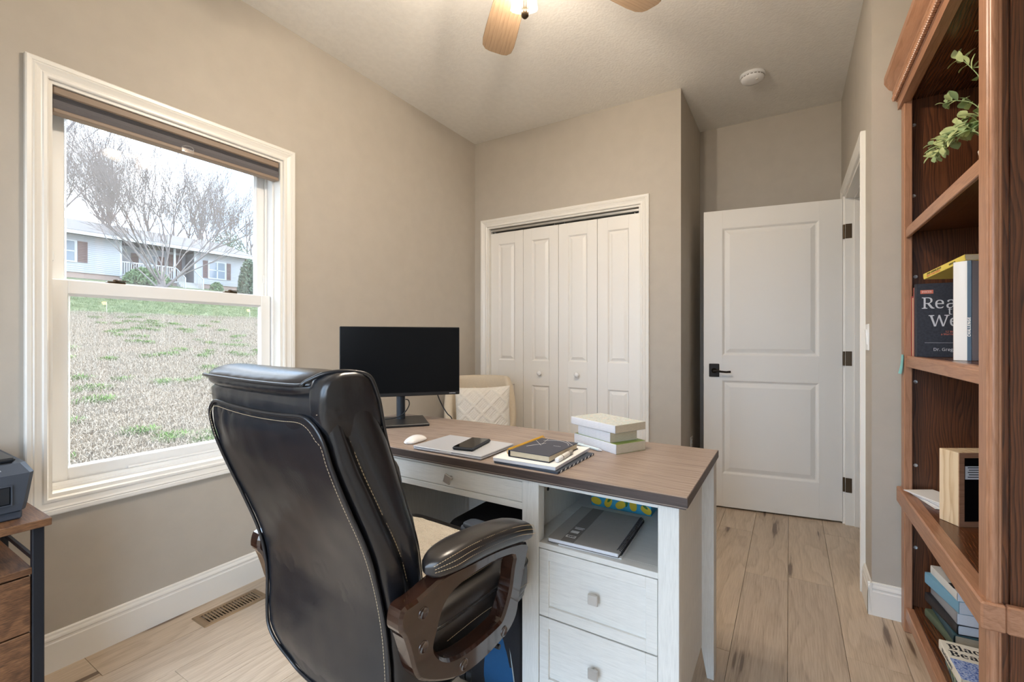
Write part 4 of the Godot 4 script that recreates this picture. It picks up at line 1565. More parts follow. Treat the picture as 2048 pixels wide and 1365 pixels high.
	for q in [[0.95, 0.415, 0.305, 0.238], [0.98, 0.430, 0.308, 0.2460], [1.00, 0.440, 0.312, 0.2520], [1.025, 0.447, 0.321, 0.2575], [1.045, 0.449, 0.331, 0.2630], [1.065, 0.448, 0.341, 0.2660], [1.080, 0.441, 0.350, 0.2665], [1.089, 0.430, 0.362, 0.2640], [1.0935, 0.415, 0.378, 0.2570]]:
		var ring := []
		var xi := 0.202 if q[0] < 1.085 else 0.213
		for v in even_ring((q[3] - xi) * 0.5, (q[1] - q[2]) * 0.5, 0.38, 0.34, 60):
			ring.append(Vector3((xi + q[3]) * 0.5 + v.x + 0.0012 * nz.get_noise_3d(v.y * 3.0, q[0] * 2.0, 0.0), q[0], (q[1] + q[2]) * 0.5 + v.y))
		rings.append(ring)
		front_edge.append(Vector3((xi + q[3]) * 0.5 + (q[3] - xi) * 0.5 * 0.90, q[0], (q[1] + q[2]) * 0.5 - (q[1] - q[2]) * 0.5 * 0.93))
	loft(st, rings, true, true, true)
	obj("side_wing", st, M.leather, root)
	st = mk()
	var top := [Vector3(-0.266, 1.062, 0.425), Vector3(-0.255, 1.070, 0.446), Vector3(-0.2, 1.070, 0.455), Vector3(0.0, 1.068, 0.4565), Vector3(0.18, 1.070, 0.4555), Vector3(0.206, 1.078, 0.450), Vector3(0.228, 1.0915, 0.430), Vector3(0.244, 1.0955, 0.405), Vector3(0.253, 1.0935, 0.380)]
	for i in range(7, 2, -1):
		top.append(front_edge[i])
	for y in [0.95, 0.88, 0.80, 0.72, 0.64, 0.58]:
		var zm := (lerp_table(tb, y, 1) + lerp_table(tb, y, 2)) * 0.5
		top.append(Vector3(lerp_table(tb, y, 3) * 0.93, y, zm - (zm - lerp_table(tb, y, 2)) * 0.86))
	tube(st, smooth_path(top, 5), 0.0038, 8, false, true)
	obj("head_piping", st, M.leather, root)
	# front cushions
	st = mk()
	for k in 3:
		var y := 0.60 + 0.12 * k
		pillow(st, T(Vector3(0, y, lerp_table(tb, y, 2) - 0.008), Vector3(11, 0, 0)), Vector3(0.40, 0.13, 0.06), 0.5, 0.3)
	obj("back_cushion", st, M.leather_brown, root)
	# seat
	st = mk()
	pillow(st, T(Vector3(0, 0.487, 0.005), Vector3(1.5, 0, 0)), Vector3(0.525, 0.135, 0.43), 0.34, 0.22, 64, 24)
	obj("seat", st, M.leather_brown, root)
	st = mk()
	pillow(st, T(Vector3(0, 0.428, -0.02), Vector3(4, 0, 0)), Vector3(0.50, 0.075, 0.40), 0.45, 0.25, 40, 14)
	obj("seat_underside", st, M.leather, root)
	st = mk()
	var ring2 := []
	for i in 60:
		var a := TAU * i / 60.0
		ring2.append(Vector3(0.2625 * signf(cos(a)) * pow(absf(cos(a)), 0.22), 0.515 - 0.006 * sin(a), 0.005 + 0.215 * signf(sin(a)) * pow(absf(sin(a)), 0.24)))
	tube(st, ring2, 0.0036, 8, true)
	obj("seat_piping", st, M.leather, root)
	st = mk()
	for sg in [-1.0, 1.0]:
		stitches(st, smooth_path([Vector3(sg * 0.222, 0.5535, 0.17), Vector3(sg * 0.222, 0.5555, 0.0), Vector3(sg * 0.218, 0.553, -0.14), Vector3(sg * 0.21, 0.543, -0.185)], 5), 0.007, 0.005, 0.0008)
		stitches(st, smooth_path([Vector3(sg * 0.212, 0.5545, 0.17), Vector3(sg * 0.212, 0.5565, 0.0), Vector3(sg * 0.208, 0.554, -0.14), Vector3(sg * 0.20, 0.544, -0.186)], 5), 0.007, 0.005, 0.0008)
		stitches(st, smooth_path([Vector3(sg * 0.2635, 0.475, 0.15), Vector3(sg * 0.2635, 0.478, 0.03), Vector3(sg * 0.2632, 0.470, -0.10), Vector3(sg * 0.258, 0.462, -0.18)], 5), 0.007, 0.005, 0.0008)
	var sst := obj("seat_stitching", st, M.thread, root)
	sst.set_meta("kind", "stuff")
	# arms
	var outer := [[0.226, 0.658], [0.281, 0.646], [0.310, 0.644], [0.322, 0.636], [0.326, 0.606], [0.313, 0.584], [0.300, 0.545], [0.287, 0.502], [0.268, 0.477], [0.216, 0.445], [0.159, 0.421], [0.104, 0.414], [0.048, 0.417], [-0.013, 0.429], [-0.048, 0.456], [-0.064, 0.504], [-0.090, 0.577], [-0.095, 0.622], [0.016, 0.648], [0.143, 0.658], [0.2, 0.662]]
	var hole := [[-0.038, 0.607], [0.016, 0.620], [0.057, 0.624], [0.128, 0.624], [0.181, 0.615], [0.206, 0.600], [0.218, 0.580], [0.226, 0.560], [0.234, 0.541], [0.236, 0.525], [0.226, 0.506], [0.206, 0.487], [0.181, 0.475], [0.143, 0.468], [0.087, 0.466], [0.025, 0.470], [0.008, 0.479], [-0.008, 0.502], [-0.023, 0.534], [-0.033, 0.578]]
	var po := []
	for q in outer:
		po.append(Vector2(q[0], q[1]))
	var ph := []
	for q in hole:
		ph.append(Vector2(q[0], q[1]))
	for sg in [1.0, -1.0]:
		st = mk()
		prism(st, Transform3D(Basis(Vector3(0, 0, 1), Vector3.UP, Vector3.LEFT), Vector3(0.314 if sg > 0 else -0.249, 0, 0)), smooth_poly(po, 3), 0.045, 0.006, smooth_poly(ph, 3))
		var arm := obj("armrest", st, M.arm_wood, root)
		for b in [[0.268, 0.613], [0.268, 0.546], [0.151, 0.444], [0.006, 0.442]]:
			st = mk()
			lathe(st, Transform3D(Basis.from_euler(Vector3(0, 0, -PI / 2 * sg)), Vector3(0.313 if sg > 0 else -0.293, b[1], b[0])), [Vector2(0.0125, 0), Vector2(0.0125, 0.002), Vector2(0.0105, 0.003), Vector2(0.0095, 0.0018), Vector2(0.0, 0.002)], 16)
			obj("bolt_cap", st, M.arm_wood, arm)
		# pad: swept oval with rounded ends
		st = mk()
		rings = []
		var pc := [[0.242, 0.680], [0.20, 0.684], [0.15, 0.685], [0.10, 0.683], [0.05, 0.679], [0.0, 0.673], [-0.05, 0.664], [-0.10, 0.650], [-0.132, 0.637]]
		for i in 33:
			var s := i / 32.0
			var z := lerpf(0.243, -0.133, s)
			var yc := 0.0
			for k in pc.size() - 1:
				if z <= pc[k][0] + 1e-6 and z >= pc[k + 1][0] - 1e-6:
					yc = lerpf(pc[k][1], pc[k + 1][1], (pc[k][0] - z) / (pc[k][0] - pc[k + 1][0]))
			if yc == 0.0:
				yc = 0.680 if z > 0 else 0.637
			var e := sqrt(maxf(0.0004, 1.0 - pow(absf(2.0 * s - 1.0), 5.0)))
			var ring := []
			for k in 24:
				var a := TAU * k / 24.0
				var cx := signf(cos(a)) * pow(absf(cos(a)), 0.6)
				var cy := signf(sin(a)) * pow(absf(sin(a)), 0.75)
				ring.append(Vector3((0.291 if sg > 0 else -0.271) + cx * 0.043 * e, yc + cy * 0.028 * (0.25 + 0.75 * e), z))
			rings.append(ring)
		loft(st, rings, true, true, true)
		obj("arm_pad", st, M.leather_brown, arm)
		st = mk()
		for q in [[0.0415, 0.010], [0.0425, -0.001], [0.036, 0.0195]]:
			var sp := []
			for k in pc.size():
				var e := 0.55 if (k == 0 or k == pc.size() - 1) else 1.0
				sp.append(Vector3(sg * ((0.291 if sg > 0 else 0.271) + q[0] * e), pc[k][1] + q[1] * e, pc[k][0] * 0.98))
			stitches(st, smooth_path(sp, 4), 0.006, 0.0044, 0.0007)
		var ss := obj("arm_stitching", st, M.thread, arm)
		ss.set_meta("kind", "stuff")
	# mechanism, gas lift, star base and casters
	st = mk()
	mm(st, Vector3(-0.13, 0.365, -0.14), Vector3(0.13, 0.40, 0.16), 0.01)
	mm(st, Vector3(-0.20, 0.385, -0.03), Vector3(0.20, 0.405, 0.03), 0.005)
	tube(st, [Vector3(0.10, 0.378, 0.0), Vector3(0.28, 0.375, -0.02)], 0.006, 8)
	obj("tilt_mechanism", st, M.black_plastic, root)
	st = mk()
	lathe(st, T(Vector3.ZERO), [Vector2(0.035, 0.08), Vector2(0.032, 0.22), Vector2(0.03, 0.24), Vector2(0.018, 0.245), Vector2(0.018, 0.37)], 18)
	obj("gas_lift", st, M.black_plastic, root)
	for k in 5:
		var a := TAU * k / 5.0 - 0.471
		var d := Vector3(cos(a), 0, sin(a))
		st = mk()
		tube(st, [d * 0.02 + Vector3.UP * 0.115, d * 0.14 + Vector3.UP * 0.105, d * 0.275 + Vector3.UP * 0.075], [0.032, 0.026, 0.017], 10)
		var lg := obj("base_leg", st, M.black_plastic, root)
		for s in [-1.0, 1.0]:
			st = mk()
			var side: Vector3 = d.cross(Vector3.UP) * float(s)
			var c: Vector3 = d * 0.27 + Vector3.UP * 0.028 + side * 0.012
			tube(st, [c - side * 0.01, c + side * 0.012], 0.027, 18)
			obj("caster_wheel", st, M.black_plastic, lg)
		st = mk()
		tube(st, [d * 0.27 + Vector3.UP * 0.028, d * 0.27 + Vector3.UP * 0.085], 0.008, 8)
		obj("caster_stem", st, M.chrome, lg)
	# fleece cushion and folded cloth lying on the seat
	st = mk()
	lumpy(st, Vector3(0.42, 0.034, 0.27))
	var fc := obj("seat_cushion", st, M.fleece)
	fc.position = Vector3(-0.892, 0.574, -0.950)
	fc.rotation_degrees.y = -5
	tag(fc, "cream fleece cushion lying on the leather chair seat", "cushion")
	st = mk()
	pillow(st, T(Vector3(0, 0, 0)), Vector3(0.20, 0.024, 0.06), 0.5, 0.4, 28, 10)
	pillow(st, T(Vector3(0.006, 0.016, 0.004)), Vector3(0.185, 0.02, 0.055), 0.5, 0.4, 28, 10)
	var cl := obj("folded_cloth", st, M.slate)
	cl.position = Vector3(-0.77, 0.570, -1.125)
	cl.rotation_degrees.y = -8
	tag(cl, "dark blue folded cloth at the front of the chair seat", "cloth")

# ---------------------------------------------------------------- bookcase
func crown_strip(st: SurfaceTool, prof: Array, x0: float, x1: float, zf: float) -> void:
	# profile (outwards, y) swept along the left side, the front and the right side with mitred corners
	st.set_smooth_group(-1)
	for i in prof.size() - 1:
		var rr := []
		for p in [prof[i], prof[i + 1]]:
			var w: float = p[0]
			rr.append([Vector3(x0 - w, p[1], 0.0), Vector3(x0 - w, p[1], zf + w), Vector3(x1 + w, p[1], zf + w), Vector3(x1 + w, p[1], 0.0)])
		for k in 3:
			var mid: Vector3 = Vector3((x0 + x1) * 0.5, (prof[0][1] + prof[prof.size() - 1][1]) * 0.5, zf * 0.5)
			face(st, [rr[0][k], rr[0][k + 1], rr[1][k + 1], rr[1][k]], mid)

func build_bookcase() -> void:
	# local x runs towards the camera, local z out of the wall
	var root := thing("bookcase", "tall dark cherry bookcase with rope-trimmed crown and open shelves", "bookcase", Vector3(0.69, 0, -1.92), -90.0)
	var zf := 0.305
	var st := mk()
	mm(st, Vector3(-0.462, 0.0, 0.0), Vector3(-0.444, 2.14, zf - 0.02))
	obj("side_panel", st, M.cherry_v, root)
	st = mk()
	mm(st, Vector3(0.444, 0.0, 0.0), Vector3(0.460, 2.14, zf - 0.040))
	mm(st, Vector3(0.444, 0.0, zf - 0.038), Vector3(0.460, 2.14, zf - 0.02), 0.002)
	obj("side_panel", st, M.cherry_v, root)
	st = mk()
	mm(st, Vector3(-0.444, 0.0, 0.002), Vector3(0.444, 2.14, 0.010))
	obj("back_panel", st, M.cherry_v, root)
	for s in [[-0.466, -0.412], [0.412, 0.466]]:
		st = mk()
		mm(st, Vector3(s[0], 0.0, zf - 0.026), Vector3(s[1], 2.14, zf), 0.003)
		obj("stile", st, M.cherry_edge_v, root)
	st = mk()
	tube(st, [Vector3(0.464, 0.0, zf - 0.012), Vector3(0.464, 2.14, zf - 0.012)], 0.0085, 12)
	obj("corner_bead", st, M.cherry_edge_v, root)
	st = mk()
	mm(st, Vector3(-0.444, 2.10, 0.01), Vector3(0.444, 2.118, zf - 0.02))
	mm(st, Vector3(-0.466, 2.225, 0.0), Vector3(0.466, 2.24, zf))
	obj("top_panel", st, M.cherry, root)
	# crown: stepped cornice with a rope bead
	st = mk()
	crown_strip(st, [[0.0, 2.085], [0.010, 2.085], [0.010, 2.118], [0.014, 2.120], [0.014, 2.146], [0.020, 2.150], [0.024, 2.160], [0.024, 2.172], [0.034, 2.184], [0.046, 2.204], [0.050, 2.212], [0.050, 2.236], [0.0, 2.24]], -0.466, 0.466, zf)
	mm(st, Vector3(-0.466, 2.085, zf - 0.02), Vector3(0.466, 2.225, zf))
	mm(st, Vector3(-0.462, 2.14, 0.0), Vector3(-0.45, 2.225, zf - 0.02))
	mm(st, Vector3(0.45, 2.14, 0.0), Vector3(0.462, 2.225, zf - 0.02))
	var crown := obj("crown", st, M.cherry_edge, root)
	st = mk()
	for i in 78:
		var x := -0.476 + 0.0123 * i
		bx(st, T(Vector3(x, 2.133, zf + 0.020), Vector3(0, 0, 35)), Vector3(0.0095, 0.028, 0.016), 0.004)
	for s in [-1.0, 1.0]:
		for i in 25:
			bx(st, T(Vector3(s * 0.486, 2.133, 0.006 + 0.0123 * i), Vector3(35, 0, 0)), Vector3(0.016, 0.028, 0.0095), 0.004)
	var rope := obj("rope_trim", st, M.cherry_edge, crown)
	rope.set_meta("kind", "stuff")
	# shelves: y of the top
	for y in [1.592, 1.087]:
		st = mk()
		mm(st, Vector3(-0.442, y - 0.018, 0.012), Vector3(0.442, y, zf - 0.030), 0.001)
		var sh := obj("shelf", st, M.cherry, root)
		st = mk()
		mm(st, Vector3(-0.408, y - 0.042, zf - 0.016), Vector3(0.408, y - 0.008, zf - 0.004), 0.002)
		mm(st, Vector3(-0.408, y - 0.018, zf - 0.034), Vector3(0.408, y + 0.0005, zf - 0.006), 0.003)
		obj("shelf_lip", st, M.cherry_edge, sh)
	st = mk()
	mm(st, Vector3(-0.442, 0.538, 0.012), Vector3(0.442, 0.556, zf - 0.02), 0.001)
	var fs := obj("fixed_shelf", st, M.cherry, root)
	st = mk()
	mm(st, Vector3(-0.480, 0.494, zf - 0.03), Vector3(0.480, 0.5565, zf + 0.013), 0.004)
	mm(st, Vector3(0.460, 0.494, zf - 0.075), Vector3(0.480, 0.5565, zf - 0.03), 0.003)
	obj("shelf_lip", st, M.cherry_edge, fs)
	st = mk()
	mm(st, Vector3(-0.442, 0.082, 0.012), Vector3(0.442, 0.10, zf - 0.03), 0.001)
	var bs := obj("bottom_shelf", st, M.cherry, root)
	st = mk()
	mm(st, Vector3(-0.411, 0.055, zf - 0.03), Vector3(0.411, 0.1005, zf - 0.004), 0.003)
	mm(st, Vector3(-0.411, 0.0, zf - 0.05), Vector3(0.411, 0.055, zf - 0.035))
	obj("kick_board", st, M.cherry_edge, bs)
	# screws and shelf pins showing on the far side
	for q in [[2.0, 0.27], [1.72, 0.27], [1.40, 0.265], [0.985, 0.265], [0.655, 0.265], [0.33, 0.265], [0.26, 0.20], [1.03, 0.22]]:
		st = mk()
		lathe(st, Transform3D(Basis.from_euler(Vector3(0, 0, -PI / 2)), Vector3(-0.4445, q[0], q[1])), [Vector2(0.007, 0), Vector2(0.007, 0.002), Vector2(0.004, 0.003), Vector2(0.003, 0.001), Vector2(0.0, 0.001)], 12)
		obj("screw_cap", st, M.nickel, root)

# ---------------------------------------------------------------- filing cabinet and printer
func build_cabinet_and_printer() -> void:
	var root := thing("filing_cabinet", "rustic brown wood filing cabinet with black metal posts under the printer", "cabinet", Vector3(-1.975, 0, -0.10))
	var xf := -1.775
	var xb := -2.165
	var z0 := -0.405
	var z1 := 0.22
	var st := mk()
	mm(st, Vector3(xb, 0.634, z0 - 0.012), Vector3(xf + 0.012, 0.655, z1 + 0.012), 0.0015)
	# grain along z: built turned
	var top := wpart("top_board", st, M.rustic, root)
	for p in [[xf, z0], [xf, z1], [xb + 0.03, z0], [xb + 0.03, z1]]:
		st = mk()
		var zz: float = p[1]
		mm(st, Vector3(p[0] - 0.022, 0.045, zz), Vector3(p[0], 0.634, zz + (0.024 if zz < 0 else -0.024)), 0.002)
		wpart("post", st, M.black_metal, root)
		st = mk()
		tube(st, [Vector3(p[0] - 0.018, 0.024, zz * 0.98), Vector3(p[0] - 0.004, 0.024, zz * 0.98)], 0.024, 16)
		wpart("caster", st, M.black_plastic, root)
	st = mk()
	mm(st, Vector3(xb + 0.01, 0.508, z0 + 0.024), Vector3(xf - 0.002, 0.526, z1 - 0.024), 0.001)
	wpart("shelf_board", st, M.rustic, root)
	st = mk()
	mm(st, Vector3(xb + 0.03, 0.526, z0 + 0.005), Vector3(xf - 0.022, 0.538, z0 + 0.012))
	mm(st, Vector3(xb + 0.03, 0.620, z0 + 0.005), Vector3(xf - 0.022, 0.634, z0 + 0.012))
	mm(st, Vector3(xb + 0.03, 0.045, z0 + 0.004), Vector3(xf - 0.022, 0.06, z0 + 0.016))
	wpart("rail", st, M.black_metal, root)
	st = mk()
	mm(st, Vector3(xb + 0.012, 0.05, z0 + 0.026), Vector3(xf - 0.022, 0.508, z1 - 0.026))
	wpart("carcass", st, M.rustic, root)
	for q in [[0.352, 0.503], [0.06, 0.348]]:
		st = mk()
		mm(st, Vector3(xf - 0.021, q[0], z0 + 0.027), Vector3(xf - 0.003, q[1], z1 - 0.027), 0.0015)
		var dr := wpart("drawer", st, M.rustic, root)
		st = mk()
		var hy: float = (q[0] + q[1]) * 0.5
		tube(st, [Vector3(xf - 0.004, hy, -0.15), Vector3(xf + 0.02, hy, -0.15), Vector3(xf + 0.02, hy, -0.03), Vector3(xf - 0.004, hy, -0.03)], 0.005, 8)
		obj("pull", st, M.black_metal, dr)
		if q[0] > 0.3:
			st = mk()
			lathe(st, Transform3D(Basis.from_euler(Vector3(0, 0, -PI / 2)), Vector3(xf - 0.003, 0.462, -0.305)), [Vector2(0.012, 0), Vector2(0.012, 0.004), Vector2(0.009, 0.006), Vector2(0.0, 0.0055)], 16)
			obj("lock", st, M.black_metal, dr)
	# printer: front at x -1.815, right end at z -0.385
	var pr := thing("printer", "dark grey ink tank printer standing on the filing cabinet", "printer", Vector3(-1.98, 0.655, -0.17))
	var px := -1.815
	st = mk()
	mm(st, Vector3(-2.145, 0.656, -0.372), Vector3(px - 0.008, 0.680, 0.04), 0.004)
	wpart("base", st, M.printer, pr)
	st = mk()
	# body: right end leans outwards towards the top
	var rings := []
	for q in [[0.681, 0.0, 0.0], [0.70, 0.002, 0.004], [0.782, 0.004, 0.016]]:
		var e: float = q[2]
		rings.append([Vector3(-2.148, q[0], 0.045), Vector3(px + q[1], q[0], 0.045), Vector3(px + q[1], q[0], -0.368 - e), Vector3(px + q[1] - 0.012, q[0], -0.378 - e), Vector3(-2.148, q[0], -0.378 - e)])
	st.set_smooth_group(-1)
	for i in 2:
		for k in 5:
			face(st, [rings[i][k], rings[i][(k + 1) % 5], rings[i + 1][(k + 1) % 5], rings[i + 1][k]], Vector3(-1.98, 0.73, -0.17))
	face(st, rings[0], Vector3(-1.98, 0.73, -0.17))
	# sloping control panel
	var r2 := [Vector3(-2.148, 0.806, 0.045), Vector3(px - 0.034, 0.806, 0.045), Vector3(px - 0.034, 0.806, -0.372), Vector3(px - 0.046, 0.806, -0.384), Vector3(-2.148, 0.806, -0.384)]
	for k in 5:
		face(st, [rings[2][k], rings[2][(k + 1) % 5], r2[(k + 1) % 5], r2[k]], Vector3(-1.98, 0.73, -0.17))
	face(st, r2, Vector3(-1.98, 0.73, -0.17))
	var body := wpart("body", st, M.printer, pr)
	st = mk()
	mm(st, Vector3(-2.145, 0.809, -0.366), Vector3(px - 0.044, 0.821, 0.035), 0.004)
	wpart("scanner_lid", st, M.printer_dark, pr)
	st = mk()
	mm(st, Vector3(-2.14, 0.806, -0.36), Vector3(px - 0.05, 0.809, 0.03))
	wpart("lid_gap", st, M.black_plastic, pr)
	st = mk()
	mm(st, Vector3(px - 0.006, 0.703, -0.347), Vector3(px + 0.0065, 0.752, -0.292), 0.003)
	var win := wpart("ink_window", st, M.printer_dark, pr)
	st = mk()
	frame_mould(st, Vector3(px + 0.003, 0, 0), Vector3(0, 0, -1), Vector3.UP, Vector3.RIGHT, 0.292, 0.347, 0.703, 0.752, [[0.0, 0.002], [0.0, 0.004], [0.003, 0.004], [0.004, 0.0]])
	obj("window_rim", st, M.printer, win)
	var slope := Basis(Vector3(0, 0, -1), Vector3(-0.85, 0.53, 0).normalized(), Vector3(0.53, 0.85, 0).normalized())
	var lt := lettering("Smart Tank Plus", 0.0055, M.silver, body, Transform3D(slope, Vector3(px - 0.0145, 0.7948, -0.305)))

# ---------------------------------------------------------------- armchair with pillow
func build_armchair() -> void:
	var root := thing("accent_chair", "cream linen barrel chair in the corner behind the desk", "armchair", Vector3(-1.845, 0, -2.60), 38.0)
	var st := mk()
	var rings := []
	for i in 41:
		var f := deg_to_rad(lerpf(-118.0, 118.0, i / 40.0))
		var h := 0.57 + 0.315 * smoothstep(2.06, 1.0, absf(f))
		var e := sqrt(maxf(0.02, 1.0 - pow(absf(i / 20.0 - 1.0), 10.0)))
		var d := Vector3(sin(f), 0, -cos(f))
		var ring := []
		for k in 20:
			var a := TAU * k / 20.0
			var w := signf(cos(a)) * pow(absf(cos(a)), 0.5)
			var v := signf(sin(a)) * pow(absf(sin(a)), 0.35)
			var yy := (0.24 + h) * 0.5 + v * (h - 0.24) * 0.5 * (0.8 + 0.2 * e)
			ring.append(d * (0.215 + w * 0.035 * e + 0.02 * (yy - 0.4)) + Vector3.UP * yy)
		rings.append(ring)
	loft(st, rings, true, true, false)
	obj("back_shell", st, M.linen, root)
	st = mk()
	pillow(st, T(Vector3(0, 0.40, 0.03)), Vector3(0.40, 0.13, 0.42), 0.4, 0.35, 36, 14)
	obj("seat", st, M.linen, root)
	st = mk()
	lathe(st, T(Vector3.ZERO), [Vector2(0.20, 0.16), Vector2(0.225, 0.17), Vector2(0.235, 0.34), Vector2(0.20, 0.36)], 32)
	obj("seat_base", st, M.linen, root)
	for p in [[-0.15, 0.14], [0.15, 0.14], [-0.13, -0.14], [0.13, -0.14]]:
		st = mk()
		tube(st, [Vector3(p[0] * 1.1, 0.0, p[1] * 1.1), Vector3(p[0], 0.18, p[1])], [0.012, 0.02], 10)
		obj("leg", st, M.cherry_v, root)
	for f in [-40.0, -10.0, 20.0, 50.0, -70.0]:
		st = mk()
		var a := deg_to_rad(f)
		pillow(st, T(Vector3(sin(a), 0, -cos(a)) * 0.186 + Vector3.UP * 0.79), Vector3(0.018, 0.018, 0.018), 1.0, 1.0, 10, 6)
		obj("tuft_button", st, M.linen, root)
	# pillow with a raised diamond weave
	st = mk()
	var n := 84
	var hw := 0.185
	var front := []
	var back := []
	for j in n + 1:
		var v := -1.0 + 2.0 * j / n
		var rf := []
		var rb := []
		for i in n + 1:
			var u := -1.0 + 2.0 * i / n
			var pin := 1.0 - 0.05 * (1.0 - u * u * v * v)
			var x := u * hw * (1.0 - 0.045 * (1.0 - v * v))
			var y := v * hw * (1.0 - 0.045 * (1.0 - u * u))
			var puff := 0.062 * pow(maxf(0.0, (1.0 - pow(absf(u), 3.0)) * (1.0 - pow(absf(v), 3.0))), 0.55)
			var a := absf(fposmod((u + v) * 1.55 + 0.5, 1.0) - 0.5)
			var b := absf(fposmod((u - v) * 1.55 + 0.5, 1.0) - 0.5)
			var band := maxf(smoothstep(0.13, 0.08, a), smoothstep(0.13, 0.08, b))
			var rib := 0.5 + 0.5 * sin(v * 95.0)
			var dot := (0.5 + 0.5 * sin((u + v) * 62.0)) * (0.5 + 0.5 * sin((u - v) * 62.0))
			var rel := 0.0065 * (band * (0.75 + 0.25 * rib) + (1.0 - band) * dot * 0.8)
			rf.append(Vector3(x, y, puff + rel))
			rb.append(Vector3(x, y, -puff))
		front.append(rf)
		back.append(rb)
	loft(st, front, false, false, true)
	loft(st, back, false, false, false)
	var p := obj("throw_pillow", st, M.knit)
	p.position = Vector3(-1.735, 0.653, -2.475)
	p.rotation_degrees = Vector3(-12, 33, 2)
	tag(p, "ivory knitted pillow with a raised diamond weave on the cream chair", "pillow")

# ---------------------------------------------------------------- under the desk
func build_under_desk() -> void:
	var root := thing("storage_ottoman", "black fabric ottoman with a padded lid pushed under the desk", "ottoman", Vector3(-0.88, 0, -1.47))
	var st := mk()
	bx(st, T(Vector3(0, 0.215, 0)), Vector3(0.305, 0.41, 0.34), 0.008)
	obj("body", st, M.black_fabric, root)
	st = mk()
	pillow(st, T(Vector3(0, 0.462, 0)), Vector3(0.35, 0.085, 0.39), 0.28, 0.16, 44, 14)
	obj("lid", st, M.black_fabric, root)
	st = mk()
	var loop := []
	for i in 40:
		var a := TAU * i / 40.0
		loop.append(Vector3(0.174 * signf(cos(a)) * pow(absf(cos(a)), 0.16), 0.485, 0.194 * signf(sin(a)) * pow(absf(sin(a)), 0.16)))
	tube(st, loop, 0.003, 6, true)
	obj("lid_piping", st, M.black_fabric, root)
	for s in [[-0.13, -0.15], [0.13, -0.15], [-0.13, 0.15], [0.13, 0.15]]:
		obj("foot", box1(Vector3(s[0] - 0.015, 0, s[1] - 0.015), Vector3(s[0] + 0.015, 0.012, s[1] + 0.015), 0.002), M.black_plastic, root)
	var bag := thing("backpack", "blue and black backpack standing on the floor before the ottoman", "bag", Vector3(-0.785, 0, -1.212), 6.0)
	st = mk()
	pillow(st, T(Vector3(0, 0.175, 0)), Vector3(0.18, 0.35, 0.10), 0.35, 0.45, 32, 20)
	obj("body", st, M.black_fabric, bag)
	st = mk()
	var rows := []
	for j in 15:
		var y := lerpf(0.02, 0.31, j / 14.0)
		var w := lerpf(0.072, 0.030, pow(j / 14.0, 1.2))
		var row := []
		for i in 9:
			var x := lerpf(-w, w, i / 8.0)
			row.append(Vector3(x + 0.012, y, 0.046 + 0.008 * cos(x / w * 1.5) * sin(PI * j / 14.0)))
		rows.append(row)
	loft(st, rows, false, false, true)
	var bp := obj("front_panel", st, M.blue_fabric, bag)
	st = mk()
	var l1 := []
	var l2 := []
	for j in 15:
		l1.append(rows[j][0])
		l2.append(rows[j][8])
	tube(st, l1, 0.0018, 6)
	tube(st, l2, 0.0018, 6)
	obj("panel_piping", st, M.pale_cord, bp)
	st = mk()
	tube(st, smooth_path([Vector3(-0.03, 0.345, 0.0), Vector3(-0.025, 0.38, 0.0), Vector3(0.025, 0.38, 0.0), Vector3(0.03, 0.345, 0.0)], 5), 0.007, 8)
	obj("grab_handle", st, M.black_fabric, bag)

